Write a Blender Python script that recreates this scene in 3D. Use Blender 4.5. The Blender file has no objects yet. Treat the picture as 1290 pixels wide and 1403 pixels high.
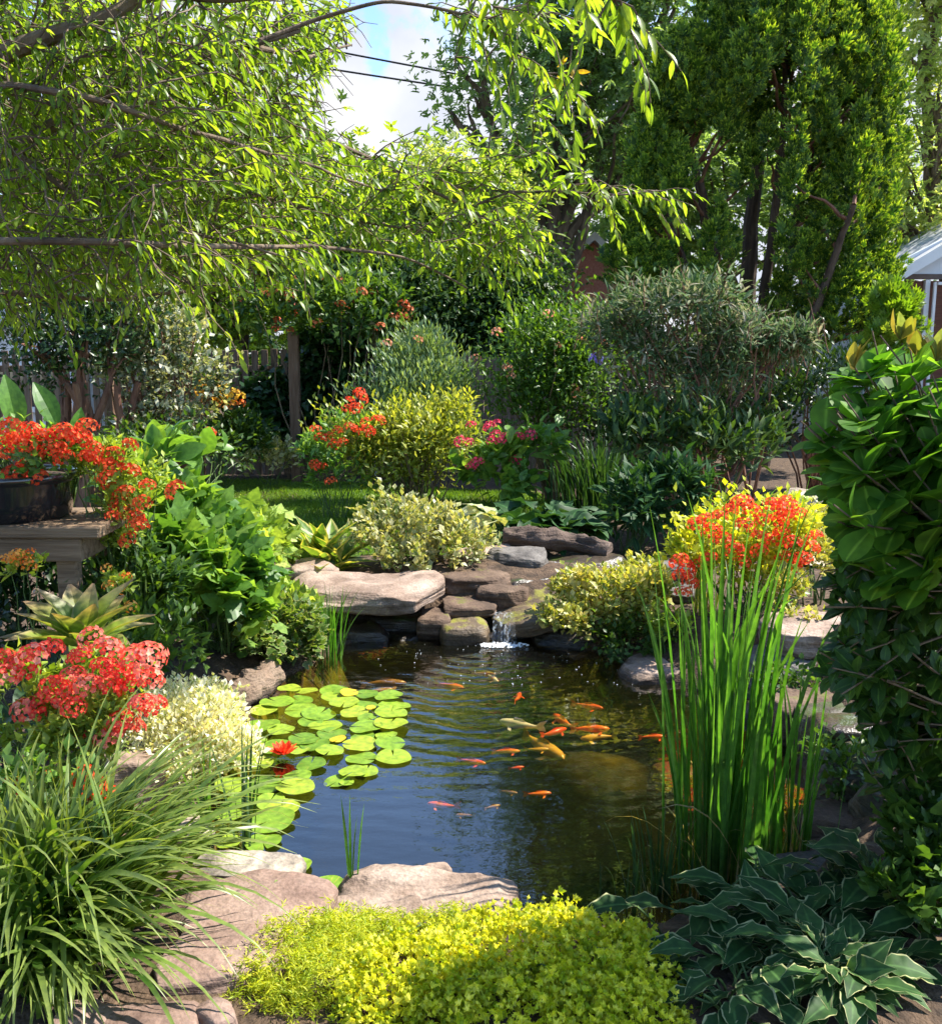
import bpy, math
import numpy as np
from mathutils import Vector

# ------------------------------------------------------------------ camera, sky, sun, exposure
SC = bpy.context.scene
COL = SC.collection
R = math.radians
FPX = 1300.0                     # focal length in photo pixels (1290 wide)
PITCH = R(9.2)
EYE = 1.6
cam_d = bpy.data.cameras.new("camera")
cam = bpy.data.objects.new("camera", cam_d)
COL.objects.link(cam)
cam.location = (0, 0, EYE)
cam.rotation_euler = (R(90) - PITCH, 0, 0)
cam_d.sensor_fit = 'HORIZONTAL'
cam_d.sensor_width = 36.0
cam_d.lens = 36.0 * FPX / 1290.0
cam_d.clip_start = 0.05
cam_d.clip_end = 2000.0
SC.camera = cam

SUN_EL, SUN_AZ = R(52), R(72)    # azimuth measured from +Y (view direction) towards +X
SUN_DIR = Vector((math.sin(SUN_AZ) * math.cos(SUN_EL), math.cos(SUN_AZ) * math.cos(SUN_EL), math.sin(SUN_EL)))
sun_d = bpy.data.lights.new("sun", 'SUN')
sun_d.energy = 4.8
sun_d.angle = R(0.5)
sun_d.color = (1.0, 0.95, 0.86)
sun = bpy.data.objects.new("sun", sun_d)
COL.objects.link(sun)
sun.rotation_euler = SUN_DIR.to_track_quat('Z', 'Y').to_euler()
sun.location = (6, 6, 12)

SC.view_settings.view_transform = 'Standard'
SC.view_settings.look = 'None'
SC.view_settings.exposure = 1.52
SC.view_settings.gamma = 1.0
SC.view_settings.use_curve_mapping = False
cy = SC.cycles
cy.max_bounces = 7
cy.diffuse_bounces = 3
cy.glossy_bounces = 3
cy.transmission_bounces = 5
cy.transparent_max_bounces = 8
cy.caustics_reflective = False
cy.caustics_refractive = False
cy.sample_clamp_indirect = 6.0
cy.use_adaptive_sampling = True
cy.adaptive_threshold = 0.02
cy.use_denoising = True
try:
    cy.denoiser = 'OPENIMAGEDENOISE'
    cy.denoising_input_passes = 'RGB_ALBEDO_NORMAL'
except Exception:
    pass


def pix_dir(px, py):
    """unit-depth world direction (y component 1) seen at a photo pixel"""
    dx = (px - 645.0) / FPX
    dy = -(py - 701.5) / FPX
    c, s = math.cos(PITCH), math.sin(PITCH)
    d = np.array([dx, c + dy * s, -s + dy * c])
    return d / d[1]


def W(px, py, d):
    """the place d metres in front of the viewer seen at a photo pixel"""
    return np.array([0, 0, EYE]) + pix_dir(px, py) * d


def G(px, py, z=0.0):
    """the place at height z seen at a photo pixel"""
    d = pix_dir(px, py)
    return np.array([0, 0, EYE]) + d * ((z - EYE) / d[2])


# ---- world: Nishita sky with cumulus mixed in by direction
world = bpy.data.worlds.new("World")
SC.world = world
world.use_nodes = True
nt = world.node_tree
nt.nodes.clear()
N = nt.nodes.new
L = nt.links.new
out = N("ShaderNodeOutputWorld")
bg = N("ShaderNodeBackground")
bg.inputs['Strength'].default_value = 0.135
sky = N("ShaderNodeTexSky")
sky.sky_type = 'NISHITA'
sky.sun_disc = False
sky.sun_elevation = SUN_EL
sky.sun_rotation = SUN_AZ
sky.air_density = 0.85
sky.dust_density = 0.1
sky.ozone_density = 3.5
tc = N("ShaderNodeTexCoord")


def wmath(op, a, b=None):
    n = N("ShaderNodeMath")
    n.operation = op
    for i, v in enumerate((a, b)):
        if v is None:
            continue
        if isinstance(v, (int, float)):
            n.inputs[i].default_value = v
        else:
            L(v, n.inputs[i])
    return n.outputs[0]


def cloud_lobe(px, py, rad):
    d = Vector(pix_dir(px, py)).normalized()
    n = N("ShaderNodeVectorMath")
    n.operation = 'DISTANCE'
    L(tc.outputs['Generated'], n.inputs[0])
    n.inputs[1].default_value = d
    return wmath('SUBTRACT', 1.0, wmath('DIVIDE', n.outputs['Value'], rad))


cl = cloud_lobe(565, 132, 0.056)
for q in ((560, 78, 0.026), (630, 165, 0.06), (480, 180, 0.035), (1260, 100, 0.2), (750, 260, 0.2), (330, 330, 0.3), (1100, 350, 0.3), (200, -900, 0.2)):
    if q[2] > 0:
        cl = wmath('MAXIMUM', cl, cloud_lobe(*q))
nz = N("ShaderNodeTexNoise")
nz.inputs['Scale'].default_value = 17.0
nz.inputs['Detail'].default_value = 8.0
nz.inputs['Roughness'].default_value = 0.58
L(tc.outputs['Generated'], nz.inputs['Vector'])
dens = wmath('ADD', cl, wmath('MULTIPLY', wmath('SUBTRACT', nz.outputs['Fac'], 0.5), 1.5))
mr = N("ShaderNodeMapRange")
mr.interpolation_type = 'SMOOTHSTEP'
L(dens, mr.inputs['Value'])
mr.inputs['From Min'].default_value = 0.02
mr.inputs['From Max'].default_value = 0.26
shade = N("ShaderNodeTexNoise")
shade.inputs['Scale'].default_value = 9.0
shade.inputs['Detail'].default_value = 5.0
L(tc.outputs['Generated'], shade.inputs['Vector'])
cramp = N("ShaderNodeMix")
cramp.data_type = 'RGBA'
L(wmath('MULTIPLY', wmath('SUBTRACT', shade.outputs['Fac'], 0.3), 2.2), cramp.inputs['Factor'])
cramp.clamp_factor = True
cramp.inputs['A'].default_value = (2.0, 2.15, 2.55, 1)
cramp.inputs['B'].default_value = (3.1, 3.1, 3.15, 1)
mix = N("ShaderNodeMix")
mix.data_type = 'RGBA'
L(mr.outputs['Result'], mix.inputs['Factor'])
L(sky.outputs['Color'], mix.inputs['A'])
L(cramp.outputs['Result'], mix.inputs['B'])
L(mix.outputs['Result'], bg.inputs['Color'])
L(bg.outputs[0], out.inputs['Surface'])

# ------------------------------------------------------------------ helpers: noise, meshes, things
rng = np.random.default_rng(7)


def _hash(ix, iy, iz, seed):
    h = (ix * 374761393 + iy * 668265263 + iz * 1274126177 + seed * 974634127) & 0xffffffff
    h = ((h ^ (h >> 13)) * 1274126177) & 0xffffffff
    h = h ^ (h >> 16)
    return (h & 0xffff) / 65535.0


def vnoise(P, seed=0):
    P = np.asarray(P, float)
    i = np.floor(P).astype(np.int64)
    f = P - i
    f = f * f * (3 - 2 * f)
    r = 0
    for dx in (0, 1):
        for dy in (0, 1):
            for dz in (0, 1):
                w = (f[:, 0] if dx else 1 - f[:, 0]) * (f[:, 1] if dy else 1 - f[:, 1]) * (f[:, 2] if dz else 1 - f[:, 2])
                r = r + w * _hash(i[:, 0] + dx, i[:, 1] + dy, i[:, 2] + dz, seed)
    return r * 2 - 1


def fbm(P, octv=4, seed=0, gain=0.5):
    P = np.asarray(P, float)
    a, r = 1.0, 0
    for k in range(octv):
        r = r + a * vnoise(P * (2.03 ** k) + k * 17.3, seed + k)
        a *= gain
    return r


class Geo:
    def __init__(self):
        self.v, self.a, self.f, self.m, self.n = [], [], [], [], 0

    def add(self, V, F, A=None, mi=0):
        V = np.asarray(V, float).reshape(-1, 3)
        if A is None:
            A = np.zeros((len(V), 3))
        self.v.append(V)
        self.a.append(A)
        for f in (F if isinstance(F, list) else [F]):
            f = np.asarray(f, np.int64)
            if len(f):
                self.f.append(f + self.n)
                self.m.append(np.full(len(f), mi, np.int32))
        self.n += len(V)

    def build(self, name, mats, parent=None, smooth=False, origin=None):
        me = bpy.data.meshes.new(name)
        V = np.concatenate(self.v) if self.v else np.zeros((0, 3))
        if origin is not None:
            V = V - np.asarray(origin)
        A = np.concatenate(self.a) if self.a else np.zeros((0, 3))
        me.vertices.add(len(V))
        me.vertices.foreach_set("co", V.astype(np.float32).ravel())
        nl = sum(f.size for f in self.f)
        npol = sum(len(f) for f in self.f)
        me.loops.add(nl)
        me.polygons.add(npol)
        me.loops.foreach_set("vertex_index", np.concatenate([f.ravel() for f in self.f]).astype(np.int32))
        tot = np.concatenate([np.full(len(f), f.shape[1], np.int32) for f in self.f])
        st = np.concatenate([[0], np.cumsum(tot)[:-1]]).astype(np.int32)
        me.polygons.foreach_set("loop_start", st)
        try:
            me.polygons.foreach_set("loop_total", tot)
        except Exception:
            pass
        me.polygons.foreach_set("material_index", np.concatenate(self.m))
        me.polygons.foreach_set("use_smooth", np.full(npol, smooth, bool))
        at = me.attributes.new("leaf", 'FLOAT_COLOR', 'POINT')
        at.data.foreach_set("color", np.concatenate([A, np.ones((len(A), 1))], 1).astype(np.float32).ravel())
        me.update(calc_edges=True)
        for m in (mats if isinstance(mats, (list, tuple)) else [mats]):
            me.materials.append(m)
        o = bpy.data.objects.new(name, me)
        COL.objects.link(o)
        if origin is not None and parent is None:
            o.location = origin
        if parent is not None:
            o.parent = parent
        return o


def tag(o, label=None, cat=None, group=None, kind=None):
    if label:
        o["label"] = label
    if cat:
        o["category"] = cat
    if group:
        o["group"] = group
    if kind:
        o["kind"] = kind
    return o


def thing(name, loc, label, cat, group=None):
    o = bpy.data.objects.new(name, None)
    o.empty_display_size = 0.1
    COL.objects.link(o)
    o.location = loc
    return tag(o, label, cat, group)


def nrm(v):
    return v / np.maximum(np.linalg.norm(v, axis=-1, keepdims=True), 1e-9)


def inst(geo, T, pos, D, U, s, sw=None, r=None, mi=0):
    """copies of leaf template T at pos, pointing along D, upper side towards U"""
    V, F, A = T
    pos = np.asarray(pos, float)
    n = len(pos)
    if n == 0:
        return
    Y = nrm(np.broadcast_to(D, (n, 3)).astype(float))
    X = np.cross(Y, np.broadcast_to(U, (n, 3)))
    bad = np.linalg.norm(X, axis=1) < 1e-4
    X[bad] = np.cross(Y[bad], np.array([0.3, 0.8, 0.5]))
    X = nrm(X)
    Z = np.cross(X, Y)
    s = np.broadcast_to(s, (n,)).astype(float)
    sw = s if sw is None else np.broadcast_to(sw, (n,)) * s
    r = rng.random(n) if r is None else np.broadcast_to(r, (n,))
    k = len(V)
    P = (pos[:, None, :] + V[None, :, 0, None] * (X * sw[:, None])[:, None, :] + V[None, :, 1, None] * (Y * s[:, None])[:, None, :]
         + V[None, :, 2, None] * (Z * s[:, None])[:, None, :]).reshape(-1, 3)
    AA = np.empty((n, k, 3))
    AA[:, :, 0] = r[:, None]
    AA[:, :, 1:] = A[None]
    FF = [(np.asarray(f)[None] + (np.arange(n) * k)[:, None, None]).reshape(-1, np.asarray(f).shape[1]) for f in F]
    geo.add(P, FF, AA.reshape(-1, 3), mi)


def t_simple(w=0.4, h=0.06, droop=0.1, belly=0.42):
    V = np.array([[0, 0, 0], [w / 2, belly, h], [0, 1, -droop], [-w / 2, belly, h], [0, belly, 0]], float)
    F = [np.array([[0, 1, 4], [1, 2, 4], [0, 4, 3], [4, 2, 3]])]
    A = np.array([[0, 0], [.42, 1], [1, .6], [.42, 1], [.42, 0]], float)
    return V, F, A


def t_quad(w=0.45, h=0.08, droop=0.1):
    V = np.array([[0, 0, 0], [w / 2, .45, h], [0, 1, -droop], [-w / 2, .45, h]], float)
    return V, [np.array([[0, 1, 2], [0, 2, 3]])], np.array([[0, 0], [.45, 1], [1, .6], [.45, 1]], float)


def t_strip(prof, fold=0.15, droop=0.25, cols=2, wave=0.0, petiole=0.0):
    """a leaf with stations; prof = half widths along 0..1; cols per side"""
    m = len(prof)
    t = np.linspace(0, 1, m)
    V, A = [], []
    for i in range(m):
        for c in range(-cols, cols + 1):
            q = c / cols
            e = abs(q)
            ee = np.sign(q) * (e if cols < 3 else (0, .45, .84, 1.0)[abs(c)])
            x = ee * prof[i]
            z = fold * abs(x) ** 1.3 * 1.4 - droop * t[i] ** 2 + wave * math.sin(i * 2.1 + (1.5 if q > 0 else 0)) * abs(ee) ** 2 * prof[i] * 2
            V.append((x, t[i] * (1 - petiole) + petiole * min(1, t[i] * 3) if petiole else t[i], z))
            A.append((t[i], abs(ee)))
    k = 2 * cols + 1
    F = np.array([[i * k + c, i * k + c + 1, (i + 1) * k + c + 1, (i + 1) * k + c] for i in range(m - 1) for c in range(k - 1)])
    return np.array(V, float), [F], np.array(A, float)


def t_lobed(out, cup=0.08):
    """leaf from a half outline [(x,y)...], mirrored, fan from the midrib"""
    pts = [(x, y) for x, y in out] + [(-x, y) for x, y in out[::-1] if abs(x) > 1e-6]
    V = [(0, .35, 0)] + [(x, y, cup * (abs(x) + .5 * abs(y - .4)) * (1 if i % 2 else -1.2)) for i, (x, y) in enumerate(pts)]
    n = len(pts)
    F = np.array([[0, 1 + i, 1 + (i + 1) % n] for i in range(n)])
    return np.array(V, float), [F], np.array([(.35, 0)] + [(y, 1) for x, y in pts], float)


def t_multi(T, items):
    """several copies of a template in one: items = (x,y,z, angle in plane, scale, tilt)"""
    Vs, Fs, As, k = [], [], [], 0
    for (x, y, z, a, s, tl) in items:
        V, F, A = T
        V2 = V * s
        ct, st = math.cos(tl), math.sin(tl)
        V2 = np.stack([V2[:, 0], V2[:, 1] * ct - V2[:, 2] * st, V2[:, 1] * st + V2[:, 2] * ct], 1)
        ca, sa = math.cos(a), math.sin(a)
        V2 = np.stack([V2[:, 0] * ca + V2[:, 1] * sa, -V2[:, 0] * sa + V2[:, 1] * ca, V2[:, 2]], 1) + (x, y, z)
        Vs.append(V2)
        Fs += [np.asarray(f) + k for f in F]
        As.append(A)
        k += len(V)
    return np.concatenate(Vs), [np.concatenate(Fs)] if len({f.shape[1] for f in Fs}) == 1 else Fs, np.concatenate(As)


LEAF = t_simple(.42, .07, .15)
LEAF_N = t_simple(.26, .05, .25, .38)
LEAF_W = t_simple(.62, .08, .15)
QUAD = t_quad()
QUAD_W = t_quad(.7, .1, .15)
OVAL = t_strip([.02, .17, .25, .22, .02], .25, .18, 1)
BROAD = t_strip([.03, .2, .3, .3, .22, .03], .3, .3, 1)
OBOV = t_strip([.04, .12, .2, .27, .28, .22, .14, .02], .28, .16, 2)
OBOVW = t_strip(np.interp(np.linspace(0, 1, 13), [0, .06, .17, .33, .5, .67, .83, .93, 1], [.03, .07, .16, .27, .34, .36, .29, .19, .02]), .2, .14, 2)
LANCE = t_strip([.015, .1, .145, .12, .06, .005], .3, .3, 1)
HOSTA = t_strip(np.interp(np.linspace(0, 1, 13), np.linspace(0, 1, 8), [.02, .05, .2, .27, .25, .17, .08, .005]), .22, .42, 3, .07)
HOSTA_R = t_strip([.02, .1, .33, .42, .4, .3, .14, .01], .35, .42, 3, .08)
STRAPLEAF = t_strip([.05, .1, .13, .13, .1, .05, .005], .5, .3, 1)
MAPLE = t_lobed([(.03, 0), (.2, -.05), (.42, .1), (.3, .24), (.52, .5), (.28, .5), (.2, .72), (.0, 1.0)])
IVY = t_lobed([(.03, 0), (.3, -.02), (.42, .22), (.3, .4), (.25, .62), (.0, 1.0)], .12)
SPRAY = t_multi(t_quad(.34, .03, .05), [(0, 0, 0, 0, 1.0, 0), (0, .2, 0, .65, .6, .15), (0, .2, 0, -.65, .6, -.1), (0, .45, 0, .6, .48, -.12), (0, .45, 0, -.6, .48, .12), (0, .05, 0, 1.0, .4, .1), (0, .05, 0, -1.0, .4, -.1)])
PETAL5 = t_multi(t_simple(.75, .1, .1, .6), [(0, 0, 0, k * 2 * math.pi / 5, .5, .35) for k in range(5)])


def tube(geo, pts, rad, sides=6, mi=0, r=0.5):
    P = np.asarray(pts, float)
    n = len(P)
    rad = np.broadcast_to(rad, (n,))
    T = nrm(np.gradient(P, axis=0))
    ref = np.array([0.13, 0.2, 1.0]) if abs(T[:, 2]).mean() < 0.8 else np.array([1.0, 0.1, 0.05])
    X = nrm(np.cross(T, ref))
    Y = np.cross(X, T)
    a = np.arange(sides) * 2 * math.pi / sides
    V = (P[:, None] + rad[:, None, None] * (np.cos(a)[None, :, None] * X[:, None] + np.sin(a)[None, :, None] * Y[:, None])).reshape(-1, 3)
    F = np.array([[i * sides + j, i * sides + (j + 1) % sides, (i + 1) * sides + (j + 1) % sides, (i + 1) * sides + j] for i in range(n - 1) for j in range(sides)])
    A = np.zeros((len(V), 3))
    A[:, 0] = r
    geo.add(V, F, A, mi)


def curve(p0, p1, sag=0.0, wob=0.05, n=8, up=None):
    p0, p1 = np.asarray(p0, float), np.asarray(p1, float)
    t = np.linspace(0, 1, n)[:, None]
    P = p0 + (p1 - p0) * t
    P[:, 2] += (sag * 4 * t * (1 - t))[:, 0]
    d = np.linalg.norm(p1 - p0)
    ph = rng.random(3) * 6.3
    P += wob * d * np.sin(t * (3 + rng.random() * 3) * 1.5 + ph) * t * (1 - t) * 2
    return P


def rnd_dir(n):
    v = rng.normal(size=(n, 3))
    return nrm(v)


def blades(geo, base, az, length, width, tilt0, bend, nseg=7, power=1.4, fold=0.25, tipsharp=0.75, mi=0, twist=0.3):
    n = len(base)
    az, length, width, tilt0, bend = (np.broadcast_to(x, (n,)).astype(float) for x in (az, length, width, tilt0, bend))
    t = np.linspace(0, 1, nseg + 1)
    th = tilt0[:, None] + bend[:, None] * t[None] ** power
    ds = length[:, None] / nseg
    dr = np.sin(th) * ds
    dz = np.cos(th) * ds
    rr = np.concatenate([np.zeros((n, 1)), np.cumsum(dr[:, :-1], 1)], 1)
    zz = np.concatenate([np.zeros((n, 1)), np.cumsum(dz[:, :-1], 1)], 1)
    h = np.stack([np.sin(az), np.cos(az), np.zeros(n)], 1)
    C = base[:, None, :] + rr[:, :, None] * h[:, None, :]
    C[:, :, 2] += zz
    side0 = np.stack([np.cos(az), -np.sin(az), np.zeros(n)], 1)
    nor = np.stack([np.cos(th)[:, :] * -h[:, None, 0], np.cos(th) * -h[:, None, 1], np.sin(th)], 2)
    tw = rng.normal(0, twist, n)[:, None] * (t[None] + .4)
    side = side0[:, None, :] * np.cos(tw)[:, :, None] + nor * np.sin(tw)[:, :, None]
    wprof = np.clip(np.minimum(1, .6 + 2 * t) * np.where(t < tipsharp * .6, 1, 1 - ((t - tipsharp * .6) / (1 - tipsharp * .6)) ** 1.6), .03, 1)
    w = width[:, None] * wprof[None] / 2
    Lf = C - side * w[:, :, None] + nor * (w * fold)[:, :, None]
    Rt = C + side * w[:, :, None] + nor * (w * fold)[:, :, None]
    V = np.stack([Lf, C, Rt], 2).reshape(-1, 3)
    k = (nseg + 1) * 3
    f = []
    for i in range(nseg):
        for c in (0, 1):
            f.append((i * 3 + c, i * 3 + c + 1, (i + 1) * 3 + c + 1, (i + 1) * 3 + c))
    F = (np.array(f)[None] + (np.arange(n) * k)[:, None, None]).reshape(-1, 4)
    A = np.empty((n, nseg + 1, 3, 3))
    A[..., 0] = rng.random(n)[:, None, None]
    A[..., 1] = t[None, :, None]
    A[..., 2] = np.array([1, 0, 1])[None, None, :]
    geo.add(V, F, A.reshape(-1, 3), mi)
    return C[:, -1]


# ------------------------------------------------------------------ materials
MATS = {}


def mat_new(name):
    m = bpy.data.materials.new(name)
    m.use_nodes = True
    t = m.node_tree
    t.nodes.clear()
    return m, t, t.nodes.new, t.links.new


def ramp(nn, cols, pos=None):
    r = nn("ShaderNodeValToRGB")
    e = r.color_ramp.elements
    k = len(cols)
    pos = pos or [i / (k - 1) for i in range(k)]
    while len(e) < k:
        e.new(0.5)
    for i in range(k):
        e[i].position = pos[i]
        e[i].color = (*cols[i], 1)
    return r


def leaf_mat(name, cols, margin=None, mstart=.8, trans=.4, rough=.42, tip=None, base=None, spec=.35, warm=1.0, tcol=None, vein=.0, mottle=38.0):
    """a leaf: colour by leaf (r), optional margin (e) and tip (v) colours; light passes through"""
    if name in MATS:
        return MATS[name]
    m, t, nn, ln = mat_new(name)
    at = nn("ShaderNodeAttribute")
    at.attribute_name = "leaf"
    sp = nn("ShaderNodeSeparateColor")
    ln(at.outputs['Color'], sp.inputs[0])
    rp = ramp(nn, cols)
    ln(sp.outputs['Red'], rp.inputs[0])
    col = rp.outputs[0]

    def mixin(col, fac_sock, a, b, c2):
        mrn = nn("ShaderNodeMapRange")
        mrn.inputs['From Min'].default_value = a
        mrn.inputs['From Max'].default_value = b
        ln(fac_sock, mrn.inputs['Value'])
        mx = nn("ShaderNodeMix")
        mx.data_type = 'RGBA'
        ln(mrn.outputs['Result'], mx.inputs['Factor'])
        ln(col, mx.inputs['A'])
        mx.inputs['B'].default_value = (*c2, 1)
        return mx.outputs['Result']
    if margin:
        mgn = nn("ShaderNodeTexNoise")
        mgn.inputs['Scale'].default_value = 26
        mgn.inputs['Detail'].default_value = 2
        gpn = nn("ShaderNodeNewGeometry")
        ln(gpn.outputs['Position'], mgn.inputs['Vector'])
        mad = nn("ShaderNodeMath")
        mad.operation = 'MULTIPLY_ADD'
        ln(mgn.outputs['Fac'], mad.inputs[0])
        mad.inputs[1].default_value = .5
        ln(sp.outputs['Blue'], mad.inputs[2])
        col = mixin(col, mad.outputs[0], mstart + .25 - .03, mstart + .25 + .05, margin)
    if tip:
        col = mixin(col, sp.outputs['Green'], .55, 1.0, tip)
    if base:
        col = mixin(col, sp.outputs['Green'], .3, 0.0, base)
    if vein:
        c0 = tuple(min(1, x * (1 + vein)) for x in cols[-1])
        col = mixin(col, sp.outputs['Blue'], .16, 0.0, c0)
    mot = nn("ShaderNodeTexNoise")                            # blotches within a leaf and between neighbours
    mot.inputs['Scale'].default_value = mottle
    mot.inputs['Detail'].default_value = 3
    gpm = nn("ShaderNodeNewGeometry")
    ln(gpm.outputs['Position'], mot.inputs['Vector'])
    mrp = ramp(nn, [(.68, .7, .72), (1.15, 1.1, 1.0)], [.34, .64])
    ln(mot.outputs['Fac'], mrp.inputs[0])
    mmx = nn("ShaderNodeMix")
    mmx.data_type = 'RGBA'
    mmx.blend_type = 'MULTIPLY'
    mmx.inputs['Factor'].default_value = 1
    ln(col, mmx.inputs['A'])
    ln(mrp.outputs[0], mmx.inputs['B'])
    col = mmx.outputs['Result']
    p = nn("ShaderNodeBsdfPrincipled")
    ln(col, p.inputs['Base Color'])
    p.inputs['Roughness'].default_value = rough
    p.inputs['Specular IOR Level'].default_value = spec
    tr = nn("ShaderNodeBsdfTranslucent")
    hs = nn("ShaderNodeMix")
    hs.data_type = 'RGBA'
    hs.blend_type = 'MULTIPLY'
    hs.inputs['Factor'].default_value = 1.0
    ln(col, hs.inputs['A'])
    hs.inputs['B'].default_value = (*(tcol or (1.9 * warm, 1.75, .55)), 1)
    ln(hs.outputs['Result'], tr.inputs['Color'])
    ms = nn("ShaderNodeMixShader")
    ms.inputs[0].default_value = trans
    ln(p.outputs[0], ms.inputs[1])
    ln(tr.outputs[0], ms.inputs[2])
    o = nn("ShaderNodeOutputMaterial")
    ln(ms.outputs[0], o.inputs['Surface'])
    MATS[name] = m
    return m


def petal_mat(name, cols, center=None, trans=.25):
    return leaf_mat(name, cols, base=center, trans=trans, rough=.5, spec=.2, tcol=(1.3, 1.0, 1.0))


def surf_mat(name, cols, scale=6.0, bump=.3, rough=.85, detail=8.0, stretch=(1, 1, 1), spec=.3, metallic=0.0, bscale=None, coat=0.0, objrand=.0, pos=None):
    if name in MATS:
        return MATS[name]
    m, t, nn, ln = mat_new(name)
    tcn = nn("ShaderNodeTexCoord")
    mp = nn("ShaderNodeMapping")
    mp.inputs['Scale'].default_value = stretch
    ln(tcn.outputs['Object'], mp.inputs['Vector'])
    nz = nn("ShaderNodeTexNoise")
    nz.inputs['Scale'].default_value = scale
    nz.inputs['Detail'].default_value = detail
    nz.inputs['Roughness'].default_value = .62
    ln(mp.outputs[0], nz.inputs['Vector'])
    rp = ramp(nn, cols, pos or [.3 + .4 * i / (len(cols) - 1) for i in range(len(cols))])
    ln(nz.outputs['Fac'], rp.inputs[0])
    col = rp.outputs[0]
    if objrand:
        oi = nn("ShaderNodeObjectInfo")
        hv = nn("ShaderNodeHueSaturation")
        mrn = nn("ShaderNodeMapRange")
        mrn.inputs['To Min'].default_value = 1 - objrand
        mrn.inputs['To Max'].default_value = 1 + objrand
        ln(oi.outputs['Random'], mrn.inputs['Value'])
        ln(mrn.outputs['Result'], hv.inputs['Value'])
        ln(col, hv.inputs['Color'])
        col = hv.outputs[0]
    p = nn("ShaderNodeBsdfPrincipled")
    ln(col, p.inputs['Base Color'])
    p.inputs['Roughness'].default_value = rough
    p.inputs['Specular IOR Level'].default_value = spec
    p.inputs['Metallic'].default_value = metallic
    p.inputs['Coat Weight'].default_value = coat
    if bump:
        b2 = nn("ShaderNodeTexNoise")
        b2.inputs['Scale'].default_value = bscale or scale * 4
        b2.inputs['Detail'].default_value = 6
        ln(mp.outputs[0], b2.inputs['Vector'])
        bp = nn("ShaderNodeBump")
        bp.inputs['Strength'].default_value = bump
        bp.inputs['Distance'].default_value = .02
        ln(b2.outputs['Fac'], bp.inputs['Height'])
        ln(bp.outputs[0], p.inputs['Normal'])
    o = nn("ShaderNodeOutputMaterial")
    ln(p.outputs[0], o.inputs['Surface'])
    MATS[name] = m
    return m


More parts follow.
